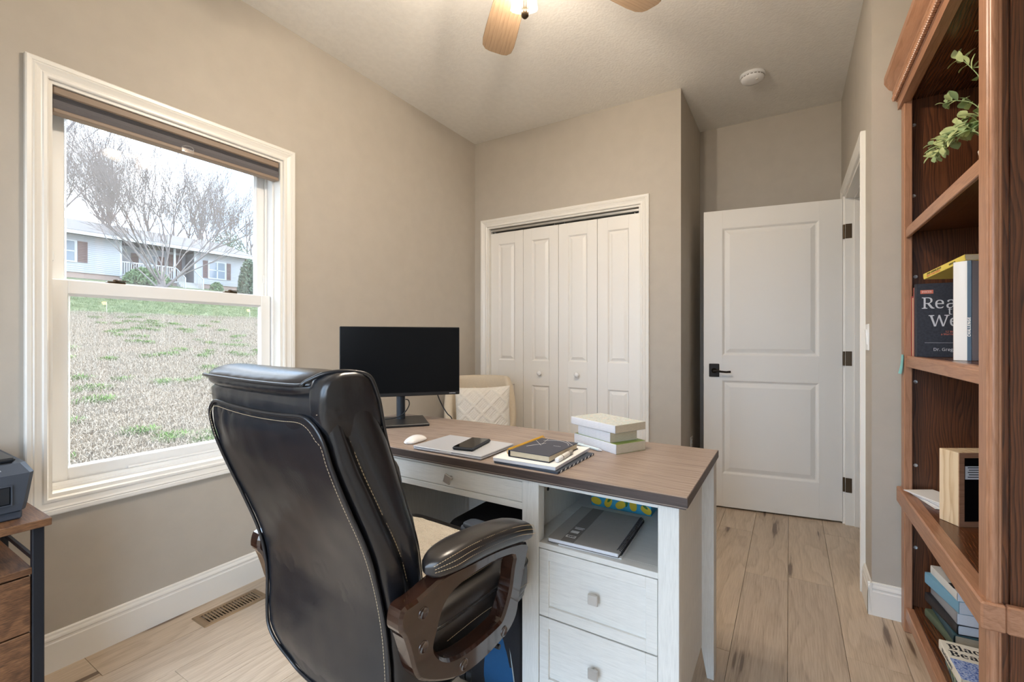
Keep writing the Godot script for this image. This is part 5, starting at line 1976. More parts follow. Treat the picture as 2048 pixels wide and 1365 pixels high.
# ---------------------------------------------------------------- ceiling fan with four lamps
func build_fan() -> void:
	var c := Vector3(-0.769, 0, -1.3455)
	var root := thing("ceiling_fan", "five-blade wooden ceiling fan with a four-lamp glass light kit", "ceiling fan", Vector3(c.x, 2.30, c.z))
	var b := -2.30
	var st := mk()
	lathe(st, T(Vector3.ZERO), [Vector2(0.065, HC + b), Vector2(0.065, HC + b - 0.02), Vector2(0.045, HC + b - 0.055), Vector2(0.014, HC + b - 0.06), Vector2(0.014, 2.62 + b)], 24)
	obj("canopy", st, M.bronze, root)
	st = mk()
	lathe(st, T(Vector3.ZERO), [Vector2(0.03, 2.64 + b), Vector2(0.085, 2.625 + b), Vector2(0.115, 2.59 + b), Vector2(0.118, 2.53 + b), Vector2(0.09, 2.50 + b), Vector2(0.055, 2.49 + b), Vector2(0.050, 2.46 + b), Vector2(0.058, 2.45 + b), Vector2(0.058, 2.425 + b), Vector2(0.03, 2.41 + b), Vector2(0.0, 2.408 + b)], 28)
	obj("motor", st, M.bronze, root)
	for k in 5:
		var a := deg_to_rad(-42.9 + 72.0 * k)
		# blade built along local x, turned so that angle 0 points to -z and grows to the right
		var bl := Node3D.new()
		st = mk()
		var outline := PackedVector2Array()
		var up := [[0.145, 0.048], [0.19, 0.054], [0.32, 0.064], [0.45, 0.071], [0.53, 0.073], [0.575, 0.068], [0.598, 0.052], [0.605, 0.030]]
		for q in up:
			outline.append(Vector2(q[0], q[1]))
		for i in range(up.size() - 1, -1, -1):
			outline.append(Vector2(up[i][0], -up[i][1]))
		var basis := Basis(Vector3.UP, -a + PI / 2) * Basis(Vector3.RIGHT, deg_to_rad(-90.0 + 11.0))
		bl.free()
		prism(st, Transform3D(), outline, 0.007, 0.0015)
		var blade := obj("blade", st, M.blade, root)
		blade.transform = Transform3D(basis, Vector3(0, 2.50 + b, 0))
		st = mk()
		bx(st, T(Vector3(0.145, 0, -0.004)), Vector3(0.12, 0.05, 0.006), 0.002)
		bx(st, T(Vector3(0.20, 0.022, -0.003)), Vector3(0.06, 0.012, 0.006), 0.002)
		bx(st, T(Vector3(0.20, -0.022, -0.003)), Vector3(0.06, 0.012, 0.006), 0.002)
		obj("blade_iron", st, M.bronze, blade)
	# light kit
	st = mk()
	lathe(st, T(Vector3.ZERO), [Vector2(0.010, 2.415 + b), Vector2(0.010, 2.30 + b), Vector2(0.0115, 2.295 + b), Vector2(0.0105, 2.275 + b), Vector2(0.010, 2.272 + b)], 16)
	lathe(st, T(Vector3.ZERO), [Vector2(0.010, 2.274 + b), Vector2(0.0135, 2.266 + b), Vector2(0.0125, 2.254 + b), Vector2(0.006, 2.247 + b), Vector2(0.0, 2.246 + b)], 16)
	obj("finial", st, M.bronze, root)
	for k in 4:
		var a := deg_to_rad(-31.0 + 90.0 * k)
		var d := Vector3(sin(a), 0, -cos(a))
		st = mk()
		tube(st, smooth_path([d * 0.045 + Vector3.UP * (2.438 + b), d * 0.085 + Vector3.UP * (2.468 + b), d * 0.112 + Vector3.UP * (2.466 + b)], 4), 0.008, 8)
		var arm := obj("lamp_arm", st, M.bronze, root)
		var tilt := Transform3D(Basis(d.cross(Vector3.UP).normalized(), deg_to_rad(20.0)), d * 0.116 + Vector3.UP * (2.472 + b))
		st = mk()
		lathe(st, tilt, [Vector2(0.020, 0.004), Vector2(0.022, -0.006), Vector2(0.020, -0.02), Vector2(0.0, -0.022)], 16)
		obj("socket", st, M.bronze, arm)
		st = mk()
		var rings := []
		for q in [[0.024, -0.012], [0.034, -0.028], [0.043, -0.055], [0.049, -0.085], [0.0505, -0.096], [0.048, -0.096], [0.0465, -0.085], [0.0405, -0.055], [0.032, -0.030], [0.023, -0.015]]:
			var ring := []
			for j in 28:
				var t := TAU * j / 28.0
				var fl: float = q[0] * (1.0 + 0.03 * cos(t * 14.0))
				ring.append(tilt * Vector3(cos(t) * fl, q[1], sin(t) * fl))
			rings.append(ring)
		loft(st, rings, true, false, true)
		obj("lamp_shade", st, M.shade_glass, arm)
		st = mk()
		lathe(st, tilt, [Vector2(0.010, -0.02), Vector2(0.012, -0.032), Vector2(0.020, -0.048), Vector2(0.0225, -0.062), Vector2(0.019, -0.076), Vector2(0.010, -0.084), Vector2(0.0, -0.086)], 16)
		obj("light_bulb", st, M.bulb, arm)
		var l := OmniLight3D.new()
		l.name = "lamp_light_%d" % k
		add_child(l)
		l.position = root.position + tilt * Vector3(0, -0.060, 0)
		l.light_color = Color(1.0, 0.945, 0.875)
		l.light_energy = 0.36
		l.light_size = 0.022
		l.omni_range = 12.0
		l.omni_attenuation = 2.0
		l.shadow_enabled = true

# ---------------------------------------------------------------- things on and in the desk
# a book lying flat: spine along z at x 0, pages towards +x, thickness along y from 0
func book(called: String, label: String, w: float, th: float, l: float, cover: Material, pages: Material, t: Transform3D, hard := true, group := "", back_cover: Material = null) -> Node3D:
	var root := thing(called, label, "book", Vector3.ZERO, 0.0, group)
	root.transform = t
	var c := 0.0022 if hard else 0.0006
	var lip := 0.003 if hard else 0.0
	var st := mk()
	mm(st, Vector3(0, th - c, -l * 0.5), Vector3(w, th, l * 0.5), c * 0.3)
	obj("front_cover", st, cover, root)
	st = mk()
	mm(st, Vector3(0, 0, -l * 0.5), Vector3(w, c, l * 0.5), c * 0.3)
	obj("back_cover", st, back_cover if back_cover else cover, root)
	st = mk()
	var rows := []
	for i in 9:
		var a := -PI / 2 + PI * i / 8.0
		var y := th * 0.5 + th * 0.5 * sin(a)
		var x := -cos(a) * (0.004 if hard else 0.001)
		rows.append([Vector3(x, y, -l * 0.5), Vector3(x, y, l * 0.5)])
	for i in range(8, -1, -1):
		var a := -PI / 2 + PI * i / 8.0
		var y := th * 0.5 + (th * 0.5 - c) * sin(a)
		var x := c - cos(a) * (0.003 if hard else 0.0)
		rows.append([Vector3(x, y, -l * 0.5), Vector3(x, y, l * 0.5)])
	rows.append(rows[0])
	loft(st, rows, false, false, false)
	obj("spine", st, cover, root)
	st = mk()
	mm(st, Vector3(c, c, -l * 0.5 + lip), Vector3(w - lip, th - c, l * 0.5 - lip), 0.0008)
	obj("pages", st, pages, root)
	return root

func coil(st: SurfaceTool, a: Vector3, b: Vector3, up: Vector3, rad: float, wire: float, pitch: float, sides := 5) -> void:
	var d := (b - a).normalized()
	var side := d.cross(up).normalized()
	var l := a.distance_to(b)
	var pts := []
	var n := int(l / pitch)
	for i in n * 10 + 1:
		var t := TAU * i / 10.0
		pts.append(a + d * (l * i / (n * 10.0)) + up * cos(t) * rad + side * sin(t) * rad)
	tube(st, pts, wire, sides, false, false)

func build_desk_things() -> void:
	var st: SurfaceTool
	# monitor: facing the diagonal of the room
	var fwd := Vector3(0.76, 0, 0.65).normalized()
	var mt := thing("computer_monitor", "black computer monitor with thin bezel on a square stand", "monitor", Vector3(-1.535, DY, -1.535), rad_to_deg(atan2(fwd.x, fwd.z)))
	# local z towards the viewer, local x to the viewer's right
	st = mk()
	bx(st, T(Vector3(0, 0.006, 0.0)), Vector3(0.225, 0.012, 0.235), 0.003)
	obj("base", st, M.monitor_plastic, mt)
	st = mk()
	tube(st, [Vector3(0, 0.010, -0.055), Vector3(0, 0.26, -0.055)], 0.0205, 20)
	obj("neck", st, M.monitor_metal, mt)
	st = mk()
	bx(st, T(Vector3(0, 0.265, -0.035)), Vector3(0.12, 0.12, 0.04), 0.006)
	obj("mount", st, M.monitor_plastic, mt)
	st = mk()
	bx(st, T(Vector3(0, 0.2845, -0.004)), Vector3(0.540, 0.322, 0.026), 0.003)
	var hs := obj("housing", st, M.monitor_plastic, mt)
	st = mk()
	bx(st, T(Vector3(0, 0.2915, 0.0095)), Vector3(0.534, 0.303, 0.0015))
	obj("screen", st, M.screen, hs)
	lettering("SAMSUNG", 0.0045, M.silver, hs, T(Vector3(0.235, 0.1315, 0.0094)), false, true)
	var cable := thing("monitor_cable", "thin black cable drooping from the monitor to the desk edge", "cable", Vector3(-1.43, DY, -1.70))
	st = mk()
	var inv := cable.transform.affine_inverse()
	var cp := []
	for q in [Vector3(-1.488, 0.905, -1.722), Vector3(-1.482, 0.86, -1.735), Vector3(-1.462, 0.815, -1.745), Vector3(-1.438, 0.785, -1.748), Vector3(-1.416, 0.768, -1.750), Vector3(-1.408, 0.735, -1.752), Vector3(-1.406, 0.62, -1.750), Vector3(-1.406, 0.30, -1.748), Vector3(-1.40, 0.06, -1.746), Vector3(-1.33, 0.006, -1.76), Vector3(-1.2, 0.006, -1.80)]:
		cp.append(inv * q)
	tube(st, smooth_path(cp, 6), 0.0028, 8)
	obj("cord", st, M.black_wire, cable)
	var c2 := thing("power_cord", "black cord looped round the monitor neck", "cable", Vector3(-1.52, DY, -1.55))
	st = mk()
	inv = c2.transform.affine_inverse()
	cp = []
	for q in [Vector3(0.024, 0.10, -0.066), Vector3(0.034, 0.098, -0.040), Vector3(0.036, 0.080, -0.022), Vector3(0.022, 0.055, -0.012), Vector3(0.0, 0.034, -0.010), Vector3(-0.03, 0.022, -0.012), Vector3(-0.07, 0.017, -0.018), Vector3(-0.118, 0.016, -0.03), Vector3(-0.135, 0.004, -0.06), Vector3(-0.17, 0.004, -0.12)]:
		cp.append(inv * (mt.transform * q))
	tube(st, smooth_path(cp, 6), 0.0026, 8)
	obj("cord", st, M.black_wire, c2)
	# mouse
	st = mk()
	var rings := []
	for i in 21:
		var s := i / 20.0
		var z := lerpf(-0.055, 0.055, s)
		var hw := 0.0285 * sqrt(maxf(0.001, 1.0 - pow(absf(2 * s - 1), 3.2)))
		var h := 0.022 * pow(maxf(0.0, sin(PI * clampf(s, 0.03, 0.97))), 0.6)
		var ring := []
		for k in 20:
			var a := TAU * k / 20.0
			ring.append(Vector3(cos(a) * hw, 0.0015 + (h if sin(a) > 0 else 0.004) * maxf(sin(a), -0.25) + 0.001, z))
		rings.append(ring)
	loft(st, rings, true, true, true)
	var ms := thing("computer_mouse", "white wireless mouse beside the laptop", "mouse", Vector3(-1.213, DY, -1.285), 6.0)
	obj("shell", st, M.white_gloss, ms)
	st = mk()
	bx(st, T(Vector3(0, 0.001, 0)), Vector3(0.04, 0.002, 0.085), 0.0008)
	obj("underside", st, M.silver, ms)
	# laptop, closed
	var lp := thing("laptop", "closed silver laptop lying at the desk edge", "laptop", Vector3(-0.988, DY, -1.292), 0.5)
	st = mk()
	bx(st, T(Vector3(0, 0.0052, 0)), Vector3(0.292, 0.0075, 0.208), 0.003)
	obj("base", st, M.silver, lp)
	st = mk()
	bx(st, T(Vector3(0, 0.0118, 0)), Vector3(0.292, 0.0048, 0.208), 0.002)
	obj("lid", st, M.silver, lp)
	st = mk()
	bx(st, T(Vector3(0, 0.0085, 0.1025)), Vector3(0.05, 0.003, 0.004), 0.001)
	obj("finger_notch", st, M.white, lp)
	for s in [[-0.12, -0.08], [0.12, -0.08], [-0.12, 0.08], [0.12, 0.08]]:
		obj("foot", box1(Vector3(s[0] - 0.008, 0, s[1] - 0.008), Vector3(s[0] + 0.008, 0.0018, s[1] + 0.008)), M.black_plastic, lp)
	# phone on the laptop
	var ph := thing("smartphone", "black smartphone in a dark case lying on the laptop", "phone", Vector3(-0.952, DY + 0.0145, -1.292), 11.0)
	st = mk()
	bx(st, T(Vector3(0, 0.0055, 0)), Vector3(0.077, 0.011, 0.158), 0.0045)
	var pc := obj("case", st, M.phone_case, ph)
	st = mk()
	bx(st, T(Vector3(0, 0.0108, 0)), Vector3(0.069, 0.0012, 0.150), 0.0005)
	obj("screen", st, M.phone_glass, ph)
	st = mk()
	for i in 3:
		bx(st, T(Vector3(-0.02 + 0.02 * i, 0.0055, 0.0785)), Vector3(0.008, 0.003, 0.002), 0.0006)
	obj("port", st, M.black_plastic, pc)
	# folder, spiral notebook, planner, marker
	var fo := thing("clipboard_folder", "dark slate folder under the white spiral notebook", "folder", Vector3(-0.676, DY, -1.318), -2.0)
	st = mk()
	bx(st, T(Vector3(0, 0.0035, 0)), Vector3(0.225, 0.007, 0.262), 0.001)
	obj("cover", st, M.slate, fo)
	for i in 9:
		st = mk()
		bx(st, T(Vector3(0.1127, 0.0035, -0.115 + 0.028 * i), Vector3(28, 0, 0)), Vector3(0.0006, 0.004, 0.010))
		obj("edge_stripe", st, M.white, fo)
	var nb := thing("spiral_notebook", "white spiral notebook under the navy planner", "notebook", Vector3(-0.692, DY + 0.007, -1.325), 1.0)
	st = mk()
	bx(st, T(Vector3(0.004, 0.0055, 0)), Vector3(0.215, 0.010, 0.275), 0.001)
	obj("pages", st, M.paper_white, nb)
	st = mk()
	bx(st, T(Vector3(0.004, 0.011, 0)), Vector3(0.217, 0.001, 0.277))
	obj("front_cover", st, M.white, nb)
	st = mk()
	coil(st, Vector3(-0.104, 0.0065, -0.13), Vector3(-0.104, 0.0065, 0.13), Vector3.UP, 0.0066, 0.0008, 0.0085)
	obj("spiral", st, M.white_wire, nb)
	var pl := book("planner", "navy hardcover planner with gold spiral on the white notebook", 0.143, 0.021, 0.208, M.navy, M.paper_cream, T(Vector3(-0.752, DY + 0.0187, -1.322), Vector3(0, -1, 0)))
	st = mk()
	coil(st, Vector3(-0.003, 0.0135, -0.128), Vector3(-0.003, 0.0135, 0.10), Vector3.UP, 0.0105, 0.0012, 0.0075)
	obj("gold_spiral", st, M.gold, pl)
	st = mk()
	for q in [[0.006, -0.06, 0.055, -0.005], [0.02, 0.03, 0.055, -0.04], [0.03, -0.104, 0.05, -0.02], [0.10, -0.104, 0.143, -0.06]]:
		var a := Vector3(q[0], 0.0211, q[1])
		var b := Vector3(q[2], 0.0211, q[3])
		tube(st, [a, b], 0.0005, 4)
	var arc := []
	for i in 20:
		var a := lerpf(0.4, 2.4, i / 19.0)
		arc.append(Vector3(0.075 + 0.062 * cos(a), 0.0211, -0.02 - 0.075 * sin(a)))
	tube(st, arc, 0.0005, 4)
	obj("cover_lines", st, M.white, pl)
	lettering("Simplified", 0.0042, M.silver, pl, T(Vector3(0.105, 0.0212, -0.022), Vector3(-90, 0, 0)))
	var mk_ := thing("marker_pen", "white marker pen resting beside the navy planner", "pen", Vector3(-0.597, DY + 0.0187, -1.288), 2.0)
	st = mk()
	lathe(st, T(Vector3(0, 0.0075, 0.055), Vector3(-90, 0, 0)), [Vector2(0.0, 0.0), Vector2(0.006, 0.0), Vector2(0.0074, 0.002), Vector2(0.0074, 0.088), Vector2(0.0, 0.088)], 16)
	obj("barrel", st, M.white, mk_)
	st = mk()
	lathe(st, T(Vector3(0, 0.0075, -0.034), Vector3(-90, 0, 0)), [Vector2(0.0065, 0.0), Vector2(0.0065, 0.03), Vector2(0.003, 0.036), Vector2(0.0, 0.036)], 14)
	obj("cap", st, M.grey_cover, mk_)
	st = mk()
	lathe(st, T(Vector3(0, 0.0075, 0.02), Vector3(-90, 0, 0)), [Vector2(0.0, 0), Vector2(0.0076, 0.0), Vector2(0.0076, 0.004), Vector2(0.0, 0.004)], 14)
	obj("ring", st, M.grey_dark, mk_)
	# stack of three books; spine along the face towards the camera
	var ax := Vector3(0.879, 0, 0.477)         # along the spine
	var inn := Vector3(0.477, 0, -0.879)       # from spine to fore-edge
	var bs := Basis(inn, Vector3.UP, ax * -1.0)
	bs.z = bs.x.cross(bs.y)
	var ctr := Vector3(-0.5965, 0, -1.542)     # middle of the spine
	book("paperback_book", "thick pale paperback with a green cover, bottom of the desk stack", 0.137, 0.033, 0.226, M.green_cover, M.paper_cream, Transform3D(bs, ctr + Vector3.UP * DY), false).get_child(2).material_override = M.paper_white
	var b2 := book("cream_book", "cream paperback in the middle of the desk stack", 0.124, 0.034, 0.178, M.paper_white, M.paper_cream, Transform3D(bs * Basis(Vector3.UP, -0.02), ctr + ax * -0.008 + inn * 0.004 + Vector3.UP * (DY + 0.033)), false)
	var b3 := book("map_cover_book", "large softcover book with a faded map cover topping the desk stack", 0.150, 0.027, 0.226, M.map_cover, M.paper_cream, Transform3D(bs * Basis(Vector3.UP, 0.05), ctr + ax * -0.004 - inn * 0.006 + Vector3.UP * (DY + 0.0692)), false)
	b3.get_child(2).material_override = M.paper_white
	st = mk()
	bx(st, T(Vector3(0.10, -0.0007, -0.108), Vector3(0, 12, 0)), Vector3(0.07, 0.0012, 0.05))
	var slip := obj("loose_leaf", st, M.paper_cream, b3)
	var pen := thing("ballpoint_pen", "pale blue ballpoint pen lying along the book stack", "pen", Vector3(-0.612, DY, -1.524), 0.0)
	st = mk()
	var pa := Vector3(-0.064, 0.0052, -0.030)
	var pd := Vector3(0.905, 0, 0.425)
	tube(st, [pa, pa + pd * 0.01, pa + pd * 0.125], [0.0045, 0.005, 0.005], 12)
	obj("barrel", st, M.pale_blue_pen, pen)
	st = mk()
	tube(st, [pa + pd * 0.125, pa + pd * 0.140], [0.0046, 0.0012], 12)
	obj("tip", st, M.silver, pen)
	st = mk()
	tube(st, [pa + pd * 0.004 + Vector3.UP * 0.004, pa + pd * 0.006 + Vector3.UP * 0.0078, pa + pd * 0.045 + Vector3.UP * 0.0068], 0.0013, 8)
	obj("clip", st, M.silver, pen)
	# cubby: grey notebook, loose sheet, lemon box
	var sh := thing("paper_sheets", "thin white sheaf of paper under the grey notebook", "paper", Vector3(-0.49, 0.5535, -1.345), 3.0)
	st = mk()
	bx(st, T(Vector3(0, 0.0015, 0)), Vector3(0.185, 0.003, 0.275))
	obj("sheets", st, M.white, sh)
	var gn := thing("grey_notebook", "grey kraft spiral notebook on the desk cubby shelf", "notebook", Vector3(-0.508, 0.5572, -1.345), 2.0)
	st = mk()
	bx(st, T(Vector3(0, 0.0062, 0)), Vector3(0.208, 0.010, 0.280), 0.001)
	obj("pages", st, M.paper_white, gn)
	st = mk()
	bx(st, T(Vector3(0, 0.0119, 0)), Vector3(0.212, 0.0015, 0.284))
	var gc := obj("cover", st, M.grey_cover, gn)
	st = mk()
	bx(st, T(Vector3(0, 0.0006, 0)), Vector3(0.212, 0.0012, 0.284))
	obj("back_cover", st, M.grey_dark, gn)
	st = mk()
	bx(st, T(Vector3(-0.045, 0.01275, 0)), Vector3(0.040, 0.0004, 0.284))
	obj("printed_band", st, M.grey_dark, gc)
	for q in [[-0.047, 0.105, 0.030, 0.014], [-0.048, 0.070, 0.024, 0.016], [-0.045, 0.035, 0.030, 0.003], [-0.045, 0.044, 0.026, 0.003]]:
		st = mk()
		bx(st, T(Vector3(q[0], 0.0131, q[1])), Vector3(q[2], 0.0003, q[3]))
		obj("sticker", st, M.white, gc)
	st = mk()
	for i in 11:
		bx(st, T(Vector3(-0.058 + 0.0022 * i, 0.0134, 0.105)), Vector3(0.0008 + 0.0006 * (i % 3), 0.0002, 0.008))
	var bar := obj("barcode", st, M.ink, gc)
	bar.set_meta("kind", "stuff")
	st = mk()
	coil(st, Vector3(0.104, 0.0094, -0.13), Vector3(0.104, 0.0094, 0.13), Vector3.UP, 0.0085, 0.0011, 0.0085)
	obj("spiral", st, M.black_wire, gn)
	var lb := thing("lemon_box", "blue box printed with yellow lemons at the back of the cubby", "box", Vector3(-0.505, 0.5535, -1.60), 0.0)
	st = mk()
	bx(st, T(Vector3(0, 0.065, 0)), Vector3(0.215, 0.13, 0.09), 0.002)
	obj("carton", st, M.lemon_blue, lb)
	var r := RandomNumberGenerator.new()
	r.seed = 31
	for i in 13:
		st = mk()
		var p := Vector3(-0.088 + 0.0148 * i, 0.022 + 0.034 * (i % 3) + r.randf_range(-0.006, 0.006), 0.0452)
		pillow(st, T(p, Vector3(0, 0, r.randf() * 180.0)), Vector3(0.040, 0.026, 0.0012), 0.9, 1.1, 16, 6)
		obj("lemon_print", st, M.lemon_yellow, lb)
	for i in 9:
		st = mk()
		var p := Vector3(-0.082 + 0.021 * i, 0.030 + 0.030 * ((i + 1) % 3), 0.0456)
		pillow(st, T(p, Vector3(0, 0, r.randf() * 180.0)), Vector3(0.026, 0.009, 0.001), 1.0, 1.3, 12, 6)
		obj("leaf_print", st, M.lemon_leaf, lb)

# ---------------------------------------------------------------- things in the bookcase
func leaf_mesh(l: float, w: float) -> ArrayMesh:
	var st := mk()
	var rows := []
	for i in 7:
		var s := i / 6.0
		var h := w * 0.5 * pow(maxf(0.0, sin(PI * clampf(s, 0.02, 0.98))), 0.75)
		var y := 0.004 * sin(PI * s)
		rows.append([Vector3(-h, y + 0.002, s * l), Vector3(0, y, s * l), Vector3(h, y + 0.002, s * l)])
	loft(st, rows, false, false, false)
	return done(st)

func build_bookcase_things() -> void:
	var st: SurfaceTool
	var up := Vector3.UP
	M.sage = mat(C8(150, 172, 122), 0.6)
	M.sage.backlight_enabled = true
	M.sage.backlight = Color(0.25, 0.3, 0.15)
	M.sage_pale = mat(C8(188, 200, 142), 0.6)
	M.sage_pale.backlight_enabled = true
	M.sage_pale.backlight = Color(0.25, 0.3, 0.15)
	M.pot = mat(C8(214, 208, 198), 0.6)
	# eucalyptus in a pot on the upper shelf
	var pot := thing("potted_eucalyptus", "artificial eucalyptus with pale green leaves on the upper shelf", "plant", Vector3(0.52, 1.5925, -1.80))
	st = mk()
	lathe(st, T(Vector3.ZERO), [Vector2(0.0, 0.0), Vector2(0.045, 0.0), Vector2(0.058, 0.09), Vector2(0.06, 0.10), Vector2(0.055, 0.10), Vector2(0.05, 0.085), Vector2(0.0, 0.085)], 24)
	obj("pot", st, M.pot, pot)
	var r := RandomNumberGenerator.new()
	r.seed = 8
	var round_leaf := leaf_mesh(0.029, 0.025)
	var long_leaf := leaf_mesh(0.038, 0.018)
	var ends := [[0.43, 1.845, -2.19], [0.43, 1.80, -2.16], [0.45, 1.96, -2.10], [0.46, 2.055, -1.99], [0.43, 1.77, -2.08], [0.41, 1.76, -2.02], [0.47, 1.87, -2.08], [0.44, 1.82, -2.06], [0.50, 2.02, -1.90], [0.46, 1.90, -1.75], [0.45, 1.95, -1.66], [0.55, 1.98, -1.72], [0.44, 1.80, -1.98], [0.42, 1.79, -2.10]]
	for e in ends:
		var tip: Vector3 = Vector3(e[0], e[1], e[2]) - pot.position
		var s0 := Vector3(r.randf_range(-0.02, 0.02), 0.085, r.randf_range(-0.02, 0.02))
		var m1 := s0.lerp(tip, 0.4) + up * 0.07
		var m2 := s0.lerp(tip, 0.75) + up * 0.045
		var path := smooth_path([s0, m1, m2, tip], 6)
		st = mk()
		tube(st, path, 0.0014, 5)
		var stem := obj("stem", st, M.sage, pot)
		for i in range(6, path.size(), 2):
			var d: Vector3 = (path[mini(i + 1, path.size() - 1)] - path[i - 1]).normalized()
			for s in [-1.0, 1.0]:
				var ang := r.randf() * TAU
				var perp := d.cross(Vector3(cos(ang), sin(ang), 0.3)).normalized()
				var ld := (perp + d * 0.55).normalized()
				var nrm := (up + Vector3(-0.5, 0, 0.3) + perp * 0.2).normalized()
				var sx := nrm.cross(ld).normalized()
				var k := r.randf_range(0.8, 1.25) * (1.0 if i < path.size() - 3 else 0.8)
				var o := add("leaf", round_leaf if r.randf() < 0.6 else long_leaf, M.sage if r.randf() < 0.5 else M.sage_pale, stem)
				o.transform = Transform3D(Basis(sx, ld.cross(sx), ld).scaled_local(Vector3(k, k, k)), path[i])
	# second shelf: row of upright books seen from the near side
	var sy := 1.0875
	var up_b := Basis(Vector3(1, 0, 0), Vector3(0, 0, 1), Vector3(0, -1, 0))   # book: spine at -x side, thickness along +z, length vertical
	var cols := [[C8(150, 60, 58), 0.020, 0.232, "slim red book"], [C8(196, 172, 140), 0.016, 0.225, "tan book"], [C8(178, 92, 80), 0.020, 0.262, "tall salmon book"]]
	var z := -2.329
	for i in 3:
		var q: Array = cols[i]
		var m := mat(q[0], 0.5)
		book("upright_book", "%s standing at the far end of the second shelf" % q[3], 0.15, q[1], q[2], m, M.paper_cream, Transform3D(up_b, Vector3(0.408, sy + q[2] * 0.5, z)))
		z += q[1] + 0.001
	M.chalk = tri(mat(C8(58, 60, 70), 0.6), tex_from(gray(0.03, 77, 4), 512, [Color(0.75, 0.75, 0.75), Color.WHITE]), Vector3(6, 6, 6))
	M.chalk_white = mat(C8(214, 214, 218), 0.7)
	M.salmon = mat(C8(214, 120, 98), 0.6)
	var db := book("chalkboard_cover_book", "dark chalkboard-style hardcover with white script title facing out", 0.165, 0.032, 0.272, M.chalk, M.paper_cream, Transform3D(up_b, Vector3(0.406, sy + 0.136, z)), true, "", M.salmon)
	var face_t := func(x: float, y: float) -> Transform3D:
		# cover lies at local y = thickness; reading direction +x, up = -z local
		return Transform3D(Basis(Vector3(1, 0, 0), Vector3(0, 0, -1), Vector3(0, 1, 0)), Vector3(x, 0.0322, -y))
	lettering("Ready", 0.040, M.chalk_white, db, face_t.call(0.094, 0.062), true, false, 0.0004, true)
	lettering("to", 0.026, M.chalk_white, db, face_t.call(0.102, 0.032), true, false, 0.0004, true)
	lettering("Wed", 0.040, M.chalk_white, db, face_t.call(0.092, -0.004), true, false, 0.0004, true)
	lettering("12 Ways to Start", 0.0066, M.salmon, db, face_t.call(0.112, -0.043))
	lettering("a Marriage You'll Love", 0.0066, M.salmon, db, face_t.call(0.112, -0.052))
	lettering("Dr. Greg & Erin", 0.0105, M.chalk_white, db, face_t.call(0.095, -0.108))
	st = mk()
	mm(st, Vector3(0.022, 0.0320, 0.083), Vector3(0.15, 0.0324, 0.0838))
	obj("rule", st, M.chalk_white, db)
	st = mk()
	mm(st, Vector3(0.010, 0.0320, -0.112), Vector3(0.046, 0.0326, -0.098))
	var tagp := obj("publisher_tag", st, M.salmon, db)
	lettering("FOCUS", 0.006, M.white, tagp, face_t.call(0.028, 0.105).translated(Vector3(0, 0.0005, 0)), true)
	# white jacketed book turned towards the room
	var wz := Vector3(0.4565, sy, -1.925)
	var wb_n := Vector3(-0.68, 0, 0.73).normalized()                      # out of the spine
	var wb_x := -wb_n
	var wb_y := Vector3.UP.cross(wb_x).normalized() * -1.0
	var wb := Basis(wb_x, wb_y, wb_x.cross(wb_y))
	M.blue_jacket = mat(C8(70, 96, 120), 0.35)
	var wt := Transform3D(wb, wz + Vector3.UP * 0.1535 - wb_y * 0.024)
	var w := book("white_jacket_book", "thick white jacketed book with blue edge standing on the second shelf", 0.15, 0.048, 0.306, M.white_gloss, M.paper_cream, wt, true, "", M.blue_jacket)
	st = mk()
	mm(st, Vector3(-0.0036, 0.0375, -0.153), Vector3(-0.0008, 0.0478, 0.153))
	var strip := obj("jacket_strip", st, M.blue_jacket, w)
	lettering("CHALLENGE", 0.0075, M.white, strip, Transform3D(Basis(Vector3(0, 0, -1), Vector3(0, -1, 0), Vector3(-1, 0, 0)), Vector3(-0.0039, 0.0427, 0.05)), false, true)
	# yellow book lying across the tops
	var ya := Vector3(0.412, 0, -2.175)
	var yb := Vector3(0.478, 0, -1.975)
	var yd := (yb - ya).normalized()
	M.yellow = mat(C8(226, 204, 96), 0.5)
	var yx := Vector3(-yd.z, 0, yd.x)
	if yx.x < 0:
		yx = -yx
	var ybs := Basis(yx, Vector3.UP, yx.cross(Vector3.UP))
	var yk := book("yellow_book", "thin yellow paperback lying across the upright books", 0.14, 0.020, 0.205, M.yellow, M.paper_cream, Transform3D(Basis(yx, -0.172) * ybs, (ya + yb) * 0.5 + Vector3.UP * (sy + 0.2985)), false)
	var spine_t := func(along: float, y: float) -> Transform3D:
		return Transform3D(Basis(Vector3(0, 0, 1), Vector3(0, 1, 0), Vector3(-1, 0, 0)), Vector3(-0.0014, y, along))
	lettering("STOP ASKING JESUS", 0.0058, M.ink, yk, spine_t.call(-0.045, 0.0135), false, true)
	lettering("INTO YOUR HEART", 0.0058, M.salmon, yk, spine_t.call(-0.048, 0.0060), false, true)
	lettering("GREEAR", 0.0058, M.ink, yk, spine_t.call(0.045, 0.010), false, true)
	# sticky notes on the end of the second shelf
	M.note = mat(C8(136, 200, 202), 0.8)
	var nt := thing("sticky_note", "pale turquoise sticky note stuck on the bookcase stile", "note", Vector3(0.384, 1.02, -2.345))
	st = mk()
	var rows := []
	for i in 6:
		var s := i / 5.0
		rows.append([Vector3(-0.0015 - 0.010 * s * s, 0.072 - 0.076 * s, -0.024), Vector3(-0.0015 - 0.006 * s * s, 0.072 - 0.076 * s, 0.014)])
	var back := []
	for q in rows:
		back.append([q[0] + Vector3(0.0012, 0, 0), q[1] + Vector3(0.0012, 0, 0)])
	loft(st, rows, false, false, true)
	loft(st, back, false, false, false)
	obj("pad", st, M.note, nt)
	# third shelf: pine box sign and papers
	var ty := 0.5565
	var sg := thing("box_sign", "pine box sign with a framed black back on the middle shelf", "box sign", Vector3(0.460, ty, -1.975), 0.0)
